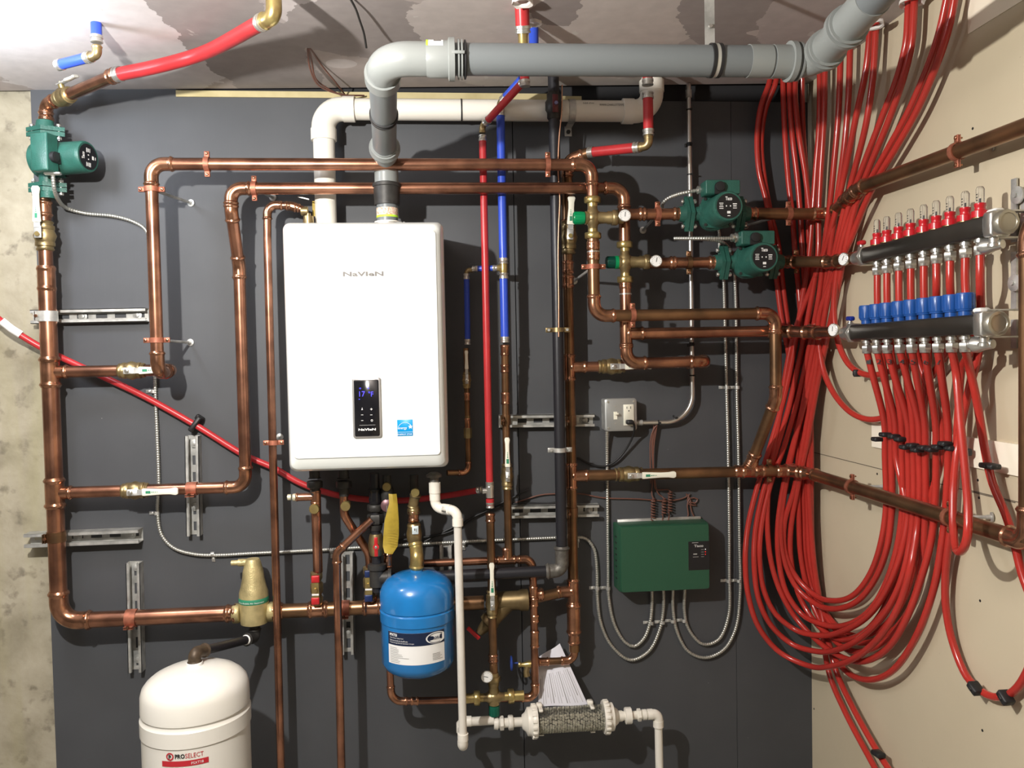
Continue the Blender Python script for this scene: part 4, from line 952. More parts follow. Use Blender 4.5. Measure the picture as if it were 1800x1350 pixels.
for arc, u, w in aa:
    m_ = MB().sweep([arc[0]+u*.012]+arc+[arc[-1]+w*.012], .0148, 20); m_.lathe(arc[-1]+w*.004, w, [(0, .012), (0, .0163), (.02, .0163), (.02, .012)], 20, caps=False).lathe(arc[0]+u*.002, u, [(0, .012), (0, .0163), (.016, .0163), (.016, .012)], 20, caps=False); fin('elbow', m_, PVC, op)
# instruction sheet leaning on the filter
pc = [(947, 1155, .035), (985, 1131, .03), (1003, 1168, .035), (1037, 1234, .10), (945, 1240, .10), (946, 1190, .05)]
def pl(u, v):      # bilinear sheet
    tl_, tr_, bl_, br_ = Pp(946, 1156, .03), Pp(984, 1131, .03), Pp(946, 1243, .10), Pp(1033, 1238, .10)
    if v < .0: v = 0
    p = tl_.lerp(tr_, u).lerp(bl_.lerp(br_, u), v); p.y += -.008*math.sin(PI*v)*1.0+.004*math.sin(2*PI*u); return p
m_ = MB()
for j in range(13):
    for i in range(9): m_.v.append(pl(i/8, j/12))
m_.f = [(j*9+i, j*9+i+1, j*9+i+10, j*9+i+9) for j in range(12) for i in range(8)]
n0 = len(m_.v); m_.v += [v+V((0, .0004, 0)) for v in m_.v[:n0]]; m_.f += [tuple(i+n0 for i in reversed(f)) for f in m_.f[:]]
ps = T('instruction_sheet', 'crumpled printed paper sheet standing on the bead filter', 'paper', pl(.5, 1))
fin('sheet', m_, PAPER, ps)
m_ = MB()
for k in range(17):
    u = .06+k*.054; v0 = .38+(.05 if k % 4 == 0 else 0); v1 = .95-(.12 if k % 3 == 0 else 0); w_ = .006 if k % 5 else .014; pr = None
    for j in range(6):
        v = v0+(v1-v0)*j/5; a, b = pl(u, v)+V((0, -.0008, 0)), pl(u+w_, v)+V((0, -.0008, 0)); m_.v += [a, b]
        if j: n = len(m_.v); m_.f.append((n-4, n-3, n-1, n-2))
fin('printed_lines', m_, GINK, ps)
# ================================================================== PEX PIPES
def crimp(mb, p, ax, r, L=.022):
    return mb.lathe(p, ax, [(0, r*.9), (.001, r*1.12), (.005, r*1.12), (.006, r*1.03), (L*.45, r*1.03), (L*.5, r*1.14), (L*.8, r*1.14), (L*.82, r*.8), (L, r*.8)], 18)
def pexrun(name, label, pts, r, m, ends=(1, 1), brass=(), straight=True, cat='plastic pipe'):
    t = T(name, label, cat, pts[0]); fin('pipe', MB().sweep(pts if straight else spline(pts), r, 16), m, t)
    c = MB()
    if ends[0]: crimp(c, pts[0]-(pts[1]-pts[0]).normalized()*.004, (pts[1]-pts[0]).normalized()*1, r)
    if ends[1]: crimp(c, pts[-1]+(pts[-1]-pts[-2]).normalized()*.004, (pts[-2]-pts[-1]).normalized()*1, r)
    if c.v: fin('crimp_ring', c, CHROME, t)
    for b in brass: fin('brass_elbow', bead(b, r*.82, kb=1.2, ks=1.05), BRASSD, t)
    return t
# blue main
bx = (xp(881, 230, .118)+xp(886, 560, .118))/2; rb = .0125
e_t = P(bx, zp(880, 182, .118), .118); dgb = CE(917, 140, .035)
pexrun('blue_water_pipe', 'upper length of the vertical blue pipe below its brass elbow', [P(bx, zp(881, 196, .118), .118), P(bx, zp(884, 462, .118), .118)], rb, BLU, brass=[fillet([P(bx, zp(881, 200, .118), .118), e_t, e_t+(dgb-e_t).normalized()*.02], .012)[0]])
pexrun('blue_water_pipe', 'lower length of the vertical blue pipe below the brass tee', [P(bx, zp(884, 482, .118), .118), P(bx, zp(886, 600, .118), .118)], rb, BLU)
tb_ = P(bx, zp(884, 471, .118), .118)
m_ = MB().lathe(tb_, Z1, [(-.02, rb*.8), (-.008, rb), (.008, rb), (.02, rb*.8)], 14).lathe(tb_, -X1, [(0, rb*.8), (.02, rb*.8)], 14)
fin('brass_tee', m_, BRASS, label='small brass tee joining the blue pipes', cat='brass fitting', loc=tb_)
eb2 = P(xp(820, 471, .07), tb_.z, .07)
pexrun('blue_branch_pipe', 'short horizontal blue branch crossing behind the red pipe', [tb_-X1*.018+Y1*.0, V((eb2.x+.02, eb2.y-.03, tb_.z))], .0085, BLU, brass=[fillet([eb2+X1*.022, eb2, eb2-Z1*.02], .012)[0]])
pexrun('blue_branch_pipe', 'narrow vertical blue pipe in the shade right of the heater', [P(xp(820, 483, .07), zp(820, 483, .07), .07), P(xp(822, 604, .07), zp(822, 604, .07), .07)], .0085, BLU)
pexrun('blue_water_pipe', 'blue pipe running diagonally up under the grey exhaust pipe', [e_t+(dgb-e_t).normalized()*.016, dgb], rb, BLU, ends=(1, 0))
pexrun('blue_water_pipe', 'blue pipe stub dropping from a ceiling hole beside the red pipe', [CE(938, 38, -.02), dgb+(CE(941, 80, .03)-dgb)*.9], rb, BLU, ends=(0, 0))
# left small blue
hb = CE(168, 12, -.03); h2 = CE(165, 66, .075); h1 = CE(60, 97, .085)
pexrun('blue_water_pipe', 'short blue pipe dropping from the ceiling at upper left', [hb, V((hb.x, hb.y, 2.385))], .0125, BLU, ends=(0, 1), brass=[fillet([V((hb.x, hb.y, 2.375)), V((hb.x, hb.y, 2.352)), V((hb.x, hb.y, 2.352))+(h1-h2).normalized()*.025], .012)[0]])
q0 = V((hb.x, hb.y, 2.352)); dh = (CE(62, 96, .085)-CE(165, 68, .085)).normalized()
pexrun('blue_water_pipe', 'blue pipe running left below the ceiling at upper left', [q0+dh*.025, q0+dh*.14], .0125, BLU)
# big red at upper left
dl = .085; xpmp = xp(82, 230, dl)
rr = .017
ea = P(xpmp, zp(80, 160, dl), dl); r_in = CE(470, 38, .07); dnr = (CE(210, 137, .05)-ea)
pA = ea; pB = Pp(205, 138, .30); pB.z = 2.365; pC = CE(350, 96, .05); pD = CE(463, 38, .085)
el_ = run('copper_riser_top', 'copper elbow and pipe above the left green pump, under the ceiling', 'copper pipe', [P(xpmp, zp(82, 215, dl), dl), V((xpmp, -dl, 2.352)), pB], .0165, COP, R=.035, coup=[(P(xpmp, zp(81, 195, dl), dl), P(xpmp, zp(82, 212, dl), dl)), (pB-(pB-V((xpmp, -dl, 2.352))).normalized()*.03, pB)])
dv = (pB-V((xpmp, -dl, 2.352))).normalized()
ball_valve('ball valve under the ceiling at upper left with short cream lever', V((xpmp, -dl, 2.352))+dv*.10, dv, dv, .07, .0165, hl=.045, face=(-Z1*.25-Y1*.2+dv.cross(Y1)*0+Z1*.9).cross(dv).cross(dv).normalized()*-1, mark=False)
pexrun('red_heating_pipe', 'thick red pipe curving from the brass ceiling elbow to upper left copper', [pB+dv*.0, pB.lerp(pC, .5)+V((0, 0, -.004)), pC, pD], rr*1.02, REDP, straight=False)
m_ = fillet([pD, CE(482, 30, .085), V((CE(482, 30, .085).x+.0, CE(482, 30, .085).y, 2.46))], .02)[0]
fin('brass_elbow', bead(m_, .0155), BRASS, label='brass elbow joining the thick red pipe to the ceiling', cat='brass fitting', loc=m_[0])
# red vertical (left of blue)
rx = (xp(851, 260, .126)+xp(857, 780, .126))/2; r1 = .0108
hr = CE(917, 4, -.02); hr2 = V((hr.x, hr.y, 0))
pexrun('red_water_pipe', 'long vertical red pipe between heater and blue pipe', [P(rx, zp(850, 240, .126), .126), P(rx, zp(857, 855, .126), .126)], r1, REDP)
el1 = P(rx, zp(850, 222, .126), .126); el0 = Pp(922, 170, .30); el0.z = 2.36
pexrun('red_water_pipe', 'short slanting red pipe above the long vertical red pipe', [el1+(el0-el1).normalized()*.02, el0], r1, REDP, brass=[fillet([el1-Z1*.02, el1, el1+(el0-el1).normalized()*.02], .012)[0], fillet([el0-(el0-el1).normalized()*.005, el0+(el0-el1).normalized()*.012, el0+Z1*.03], .012)[0]])
el0b = Pp(923, 165, .32)
pexrun('red_water_pipe', 'short red stub showing just under the grey exhaust pipe', [P(xp(923, 150, .32), zp(923, 150, .32), .32), P(xp(920, 100, .32), min(2.47, zp(920, 100, .32)), .32)], .0125, REDP, ends=(1, 0))
pexrun('red_water_pipe', 'red pipe dropping from the ragged ceiling hole above the grey pipe', [V((hr.x, hr.y, 2.46)), CE(919, 56, .04)], .0175, REDP, ends=(0, 1))
c_ = CE(919, 56, .04); fin('brass_coupling', MB().lathe(c_, -Z1, [(-.01, .014), (.0, .016), (.01, .012), (.045, .012)], 16), BRASS, label='brass coupling below the red pipe at the ceiling hole', cat='brass fitting', loc=c_)
# red branch to riser at right
ra = Pp(1140, 252, .24); r2_ = .0145
pexrun('red_water_pipe', 'short vertical red pipe right of the grounding strap, with black print', [V((ra.x, ra.y, zp(1140, 165, .24))), V((ra.x, ra.y, zp(1140, 236, .24)))], r2_, REDP)
pexrun('red_water_pipe', 'red pipe stub just below the grey exhaust pipe at right', [V((ra.x, ra.y, 2.47)), V((ra.x, ra.y, zp(1140, 148, .24)))], r2_, REDP, ends=(0, 1))
pexrun('red_water_pipe', 'short near-horizontal red pipe above the copper elbow', [Pp(1122, 259, .22), Pp(1036, 268, .13)], r2_, REDP, brass=[fillet([Pp(1140, 238, .24), Pp(1140, 256, .24), Pp(1124, 259, .222)], .014)[0]])
# diagonal small red line behind the heater
dgp = [Pp(*a) for a in ((-40, 530, .10), (20, 578, .06), (75, 612, .035), (150, 648, .025), (250, 695, .025), (345, 748, .025), (430, 800, .025), (480, 822, .025), (530, 850, .025), (600, 872, .025), (700, 880, .03), (780, 872, .035), (846, 861, .10))]
dg_ = pexrun('red_water_pipe', 'thin red pipe slanting down across the wall behind the copper pipes', dgp, .0095, REDP, ends=(0, 1), straight=False)
lt = fin('paper_label', MB().sweep([dgp[0].lerp(dgp[1], .70), dgp[0].lerp(dgp[1], 1.0), dgp[1].lerp(dgp[2], .30)], .0115, 14), WINK, label='white paper label wrapped on the red pipe at the left edge', cat='label', loc=dgp[1])
fin('pipe_clip', MB().box(Pp(344, 745, .025), V((.6, 0, .8)), V((.8, 0, -.6)), Y1, .052, .014, .03, .003).box(Pp(351, 735, .012), V((.8, 0, -.6)), V((.6, 0, .8)), Y1, .024, .016, .02, .003), BLK, label='black plastic clip holding the slanting red pipe to the wall', cat='pipe clip', loc=Pp(344, 745, .025))
# copper continuing down from the long red pipe
D5 = .12
red_cu = run('hot_water_pipe', 'dark copper pipe below the long red pipe down to the bottom mixing valve', 'copper pipe', [P(rx, zp(857, 905, D5), D5), P(rx+.001, zp(855, 1215, D5), D5)], .0125, COPD, coup=[(P(rx, zp(857, 902, D5), D5), P(rx, zp(857, 918, D5), D5)), (P(rx, zp(855, 1150, D5), D5), P(rx, zp(855, 1165, D5), D5))])
tt = P(rx, zp(857, 863, .126), .126)
m_ = MB().lathe(tt, Z1, [(-.022, .009), (-.02, .012), (.02, .012), (.022, .009)], 14).lathe(tt, -X1, [(0, .009), (.022, .009)], 14); crimp(m_, tt-Z1*.052, Z1, .011); fin('brass_tee', m_, CHROME, label='small metal tee at the foot of the long red pipe', cat='brass fitting', loc=tt)
fin('red_collar', MB().lathe(tt-Z1*.024, -Z1, [(0, .011), (.001, .0122), (.018, .0122), (.019, .011)], 16), REDP, label='short red pipe collar under the small metal tee', cat='plastic pipe', loc=tt-Z1*.03)
ball_valve('ball valve on the dark hot water pipe, cream lever up right of blue tank', P(rx, zp(855, 1062, D5), D5), Z1, Z1, .085, .0125, hl=.098)
blue_cu = run('cold_water_pipe', 'copper pipe below the vertical blue pipe down to the horizontal cold line', 'copper pipe', [P(bx, zp(886, 608, .116), .116), P(bx, zp(889, 700, .10), .10), P(bx, zp(891, 984, .10), .10)], .0118, COPD, coup=[(P(bx, zp(886, 606, .116), .116), P(bx, zp(886, 625, .113), .113)), (P(bx, zp(888, 640, .11), .11), P(bx, zp(888, 655, .107), .107))])
ball_valve('ball valve below the blue pipe with lever up, right of the long red pipe', P(bx, zp(888, 838, .10), .10), Z1, Z1, .08, .0125, hl=.088)
sx = (xp(820, 640, .07)+xp(823, 800, .07))/2
run('cold_branch_pipe', 'thin dark copper pipe in the heater shade turning left under the heater', 'copper pipe', [P(sx, zp(822, 612, .07), .07), P(sx, zp(823, 831, .07), .07), P(xp(786, 831, .09), zp(786, 831, .09), .09)], .0085, COPD, R=.02, coup=[(P(sx, zp(822, 735, .07), .07), P(sx, zp(822, 755, .07), .07)), (P(sx, zp(822, 690, .07), .07), P(sx, zp(822, 704, .07), .07))])
ball_valve('small shaded ball valve right of the heater with lever up', P(sx, zp(823, 668, .07), .07), Z1, Z1, .05, .009, hl=.056)
nutstack('pipe_union', 'small dark brass check fitting on the shaded thin copper pipe', 822, 742, 782, .07, m=BRASSD, r=.0095)
# horizontal cold line
zc = zp(830, 987, .10)
cl = run('cold_water_line', 'horizontal copper line behind the white drain turning down at its right end', 'copper pipe', [P(xp(745, 988, .10), zc, .10), P(xp(935, 984, .10), zc, .10), P(xp(938, 1040, .10), zp(938, 1040, .10), .10), P(xp(941, 1221, .10), zp(941, 1226, .10), .10), P(xp(862, 1228, .10), zp(862, 1228, .10), .10)], .0118, COP, R=.026,
    tees=[(P(xp(890, 984, .10), zc, .10), P(xp(890, 984, .10), zc+1, .10), .0118)],
    coup=[(P(xp(939, 1058, .10), zp(939, 1050, .10), .10), P(xp(939, 1058, .10), zp(939, 1066, .10), .10)), (P(xp(940, 1084, .10), zp(940, 1080, .10), .10), P(xp(940, 1084, .10), zp(940, 1094, .10), .10)), (P(xp(940, 1114, .10), zp(940, 1108, .10), .10), P(xp(940, 1138, .10), zp(940, 1138, .10), .10))])
run('tempered_water_pipe', 'copper pipe rising behind the blue tank and running right to the mixing valve', 'copper pipe', [P(xp(684, 1150, .12), zp(684, 1150, .12), .12), P(xp(688, 1231, .12), zp(688, 1233, .12), .12), P(xp(838, 1228, .12), zp(838, 1230, .12), .12)], .0108, COP, R=.034, coup=[(P(xp(722, 1232, .12), zp(722, 1232.5, .12), .12), P(xp(736, 1232, .12), zp(736, 1232, .12), .12))])
# drain valve with blue wheel
dv_ = T('drain_valve', 'brass drain valve with small blue wheel behind the copper pipe', 'drain valve', Pp(930, 1168, .07)); q = Pp(928, 1168, .07)
fin('body', MB().lathe(q+X1*.015, -X1, [(0, .012), (.012, .012), (.02, .010), (.03, .007), (.04, .007)], 14).hexa(Pp(916, 1168, .07), -X1, 0, .009, .0095), BRASS, dv_)
fin('spout', MB().sweep([q, q+V((-.006, -.004, -.02)), q+V((-.004, -.004, -.034))], [.010, .009, .011], 14), BRASSD, dv_)
fin('wheel', MB().torus(Pp(899, 1166, .07), X1, .020, .003, 20, 6).lathe(Pp(899, 1166, .07), X1, [(0, .003), (.022, .003)], 8).box(Pp(899, 1166, .07), Z1, Y1, X1, .038, .004, .003).box(Pp(899, 1166, .07), Y1, Z1, X1, .038, .004, .003), mat('blue_wheel', (.02, .05, .25), .4), dv_)
# ================================================================== MIXING VALVES, GAUGES
def gauge(label, c, r=.0165, n=-Y1, needle=.3, d=.035):
    t = T('thermometer_gauge', label, 'gauge', c); n = n.normalized(); u, w = frame(n)
    fin('case', MB().lathe(c, n, [(-d, r*.45), (-.008, r*.5), (-.007, r*.9), (0, r*1.08), (.004, r*1.08), (.005, r*.95)], 28), CHROME, t)
    fc_ = fin('dial', MB().lathe(c, n, [(.004, r*.95), (.0052, r*.95)], 28), FACE, t); ROOT[fc_.name] = ROOT[t.name]
    m_ = MB(); z = Z1; s = z.cross(n).normalized()
    for k in range(11):
        a = -2.2+4.4*k/10; e = s*math.sin(a)+z*math.cos(a); m_.box(c+n*.0055+e*r*.78, e, e.cross(n), n, r*.16, r*.05, .0003)
    a = needle; e = s*math.sin(a)+z*math.cos(a); m_.box(c+n*.0058+e*r*.2, e, e.cross(n), n, r*.8, r*.09, .0004)
    fin('markings', m_, INK, fc_); return t
def mixing(label, c, up, knobdir, km, km2=None, R=.0172, h0=.062, out=.09, L2=None):
    t = T('mixing_valve', label, 'mixing valve', c); kd = knobdir.normalized(); od = -kd
    b = MB().lathe(c, up, [(-h0*.72, R*.75), (-h0*.36, R*.85), (-h0*.26, R*1.15), (h0*.26, R*1.15), (h0*.36, R*.85), (h0*.72, R*.75)], 18).ball(c, R*1.3, 18, 10).lathe(c, od, [(0, R*1.1), (out*.45, R*.95), (out*.5, R*1.1), (out, R*1.0)], 18)
    b.lathe(c, kd, [(0, R*1.12), (.022, R*1.12), (.024, R*.9)], 18)
    fin('body', b, BRASSD, t)
    for s in (-1, 1): fin('hex_nut', MB().hexa(c+up*(s*h0*.68), up*s, 0, .019, R*1.42).lathe(c+up*(s*h0*.5), up*s, [(0, R*.8), (.06, R*.98)], 16), BRASS, t)
    fin('outlet_nut', MB().hexa(c+od*(out*.62), od, 0, .018, R*1.4), BRASSD, t)
    k = MB(); kk = []
    for i in range(24):
        pass
    k.lathe(c+kd*.024, kd, [(0, R*.86), (.001, R*1.02), (.006, R*1.05), (.030, R*.98), (.033, R*.9)], 24)
    for i in range(12):
        a = 2*PI*i/12; u, w = frame(kd); e = u*math.cos(a)+w*math.sin(a); k.box(c+kd*(.024+.019)+e*R*1.0, kd, e, kd.cross(e), .022, .002, .004)
    fin('knob', k, km, t)
    if km2: fin('knob_skirt', MB().lathe(c+kd*.02, kd, [(0, R*.8), (.001, R*1.14), (.011, R*1.12), (.012, R*.9)], 24), km2, t)
    return t
m1c = P(xc, zp(1042, 383, DA), DA)
mixing('upper brass mixing valve with bright green knob', m1c, Z1, -X1, KNOB)
m2c = P(xc2, zp(1099, 461, DB), DB)
mixing('lower brass mixing valve with dark green knob', m2c, Z1, -X1, KNOBD, KNOB)
m3c = P(rx, zp(855, 1226, D5), D5)
mixing('bottom brass mixing valve with green cap, under a dial gauge', m3c, X1, -Z1, mat('cap_green', (.0, .10, .06), .4), R=.0155, out=.075)
gauge('dial gauge beside the bright green knob valve', P(xp(1098, 379, DA+.035), zp(1098, 379, DA+.035), DA+.035), needle=.1)
gauge('dial gauge between dark green knob valve and lower pump', P(xp(1153, 459, DB+.035), zp(1153, 459, DB+.035), DB+.035), needle=.2)
gauge('dial gauge on the dark pipe above the bottom mixing valve', P(xp(856, 1189, D5+.03), zp(856, 1189, D5+.03), D5+.03), needle=-1.3)
gauge_dir = (CAM-V((1.1, -.42, 1.8))).normalized()
# ================================================================== PUMPS
def pump(label, c, pa, ma, box_up, sc_=1.0, knob=True, L=.115, fs=None, bo_=0):
    """c on pipe axis, pa pipe axis, ma motor axis, box_up: direction of terminal box from motor"""
    t = T('circulator_pump', label, 'pump', c); S = sc_; side = pa.cross(ma).normalized(); fs = fs or side; fn = pa.cross(fs).normalized()
    vol = MB().lathe(c, pa, [(-.070*S, .021*S), (-.045*S, .022*S), (-.030*S, .030*S), (0, .036*S), (.030*S, .030*S), (.045*S, .022*S), (.070*S, .021*S)], 20)
    vol.lathe(c, ma, [(-.030*S, .030*S), (-.022*S, .050*S), (.018*S, .052*S), (.022*S, .050*S)], 28)
    fin('volute', vol, GRN, t)
    for s in (-1, 1):
        f = MB()
        for hh, w_ in ((.066, .012), (.080, .012)):
            o = c+pa*(s*hh*S); a_, b_ = fn, fs
            n = len(f.v); R_ = .026*S
            ring = []
            for k in range(28):      # rhombic two-bolt flange outline
                an = 2*PI*k/28; e = max(R_/max(abs(math.sin(an))*.50+abs(math.cos(an))*.90, .1), 0); e = min(e, .052*S); ring.append(b_*(e*math.sin(an)*1.02)+a_*(e*math.cos(an)))
            for q in (0, w_*S):
                for v_ in ring: f.v.append(o+v_+pa*(s*q))
            f.f.append(tuple(range(n+27, n-1, -1))); f.f.append(tuple(range(n+28, n+56)))
            f.bridge(n, n+28, 28)
        f.lathe(c+pa*(s*.090*S), pa*s, [(0, .026*S), (.02*S, .022*S)], 20)
        fin('flange', f, GRN, t)
        for q in (-1, 1):
            bo = MB().lathe(c+fs*(q*.037*S)+pa*(s*.050*S), pa*s, [(.004*S, .004*S), (.050*S, .004*S)], 8).hexa(c+fs*(q*.037*S)+pa*(s*.056*S), pa*s, 0, .008*S, .0075*S).hexa(c+fs*(q*.037*S)+pa*(s*.094*S), pa*s, 0, .007*S, .0075*S)
            fin('flange_bolt', bo, CHROME, t)
    m_ = MB().loft(c+ma*.020*S, side, pa, ma, [(0, .094*S, .094*S, .02*S), (.012*S, .094*S, .094*S, .02*S)], 6)
    m_.lathe(c+ma*.030*S, ma, [(0, .046*S), (.01*S, .0455*S), ((L-.040)*S, .0445*S), ((L-.034)*S, .0435*S), ((L-.030)*S, .041*S)], 36)
    mo = fin('motor', m_, GRN, t); ROOT[mo.name] = ROOT[t.name]
    sb = MB()
    for a in (-1, 1):
        for b in (-1, 1): sb.lathe(c+side*(a*.038*S)+pa*(b*.038*S)+ma*.032*S, ma, [(0, .0045*S), (.003*S, .0045*S)], 10)
    fin('motor_screw', sb, DARKF, mo)
    pl_ = MB().lathe(c+ma*L*S, ma, [(-.001, .036*S), (.0008, .036*S)], 36); lab = fin('name_plate', pl_, mat('plate_black', (.01, .01, .012), .35), t); ROOT[lab.name] = ROOT[t.name]
    up_ = box_up.normalized(); ex = up_.cross(ma).normalized(); o = c+ma*(L*S+.001)
    tx_ = MB(); 
    text(tx_, 'Taco', o-ex*.010*S+up_*.016*S, ex, up_, .011*S, None, None, .020*S, bold=True)
    for q, (xx, yy, ww_, hh_) in enumerate(((-.022, -.002, .012, .002), (-.022, .003, .010, .002), (-.022, .008, .012, .002), (-.022, -.007, .012, .002), (.018, .006, .012, .003), (.018, .0, .010, .003), (.018, -.006, .011, .002), (.0, -.018, .010, .007), (.0, -.028, .008, .002), (-.007, 0, .003, .004), (.005, 0, .003, .004))):
        tx_.box(o+ex*xx*S+up_*yy*S, ex, up_, ma, ww_*S, hh_*S, .0003)
    fin('plate_print', tx_, WINK, lab)
    bc = c+ma*(.056+bo_)*S+up_*.064*S
    bxm = MB().box(bc, ex, ma, up_, .104*S, .052*S, .042*S, .003).box(bc-ex*.0*S+ma*.0265*S, ex, up_, ma, .098*S, .038*S, .002)
    tbx = fin('terminal_box', bxm, GRN, t); ROOT[tbx.name] = ROOT[t.name]
    if knob: fin('knob', MB().lathe(bc+ma*.026*S-ex*.012*S, ma, [(0, .015*S), (.012*S, .014*S), (.013*S, .010*S)], 20).box(bc+ma*.030*S-ex*.012*S-up_*.012*S, ex, up_, ma, .030*S, .02*S, .008*S), BLK, tbx)
    return t, bc, ex
p1c = P(xp(1262, 377, DA)-.012, pl1z, DA)
toCam = V((.10, -1, 0)).normalized()
pump1, b1, ex1 = pump('upper green circulator pump with round black name plate on the back wall', p1c, X1, V((0, -1, 0)), Z1, .97, L=.125)
pl2z = zp(1300, 461, DB)
p2c = P(xp(1322, 461, DB)-.012, pl2z, DB)
pump2, b2, ex2 = pump('lower green circulator pump with round black name plate on the back wall', p2c, X1, V((0, -1, 0)), Z1, .97, L=.125)
pLc = P(xpmp+.002, zp(82, 283, dl), dl+.012)
pump3, b3, ex3 = pump('green circulator pump on the left riser with motor pointing right', pLc, Z1, V((1, -.28, 0)).normalized(), V((-.28, -1, 0)).normalized(), 1.0, knob=True, L=.135, fs=X1, bo_=-.008)
# short copper links around pumps
run('pump_supply_pipe', 'copper pipe between the upper gauge and the upper pump', 'copper pipe', [P(xc+.075, pl1z, DA), P(p1c.x-.098, pl1z, DA)], R3*.97, COP, coup=[(P(xp(1122, 382, DA), pl1z, DA), P(xp(1136, 382, DA), pl1z, DA)), (P(p1c.x-.125, pl1z, DA), P(p1c.x-.098, pl1z, DA))])
run('pump_supply_pipe', 'copper pipe between the lower gauge and the lower pump', 'copper pipe', [P(xc2+.075, pl2z, DB), P(p2c.x-.098, pl2z, DB)], R3*.97, COP, coup=[(P(xp(1176, 461, DB), pl2z, DB), P(xp(1182, 461, DB)+.012, pl2z, DB)), (P(p2c.x-.125, pl2z, DB), P(p2c.x-.098, pl2z, DB))])
run('pump_outlet_pipe', 'short ribbed copper adapter at the outlet of the upper pump', 'copper pipe', [P(p1c.x+.095, pl1z, DA), P(xp(1345, 376, DA), pl1z, DA)], R3*.97, COP, coup=[(P(p1c.x+.10, pl1z, DA), P(p1c.x+.13, pl1z, DA))])
mg = V((1.115, -.44, 1.852))
run('pump_outlet_pipe', 'copper pipe from the lower pump bending toward the red-capped manifold', 'copper pipe', [P(p2c.x+.095, pl2z, DB), P(1.045, pl2z, DB), V((1.115, -.31, 1.856)), mg+V((0, 0, .0))], R3*.97, COPD, R=.03, coup=[(P(p2c.x+.10, pl2z, DB), P(p2c.x+.13, pl2z, DB)), (P(.985, pl2z, DB), P(1.01, pl2z, DB))])
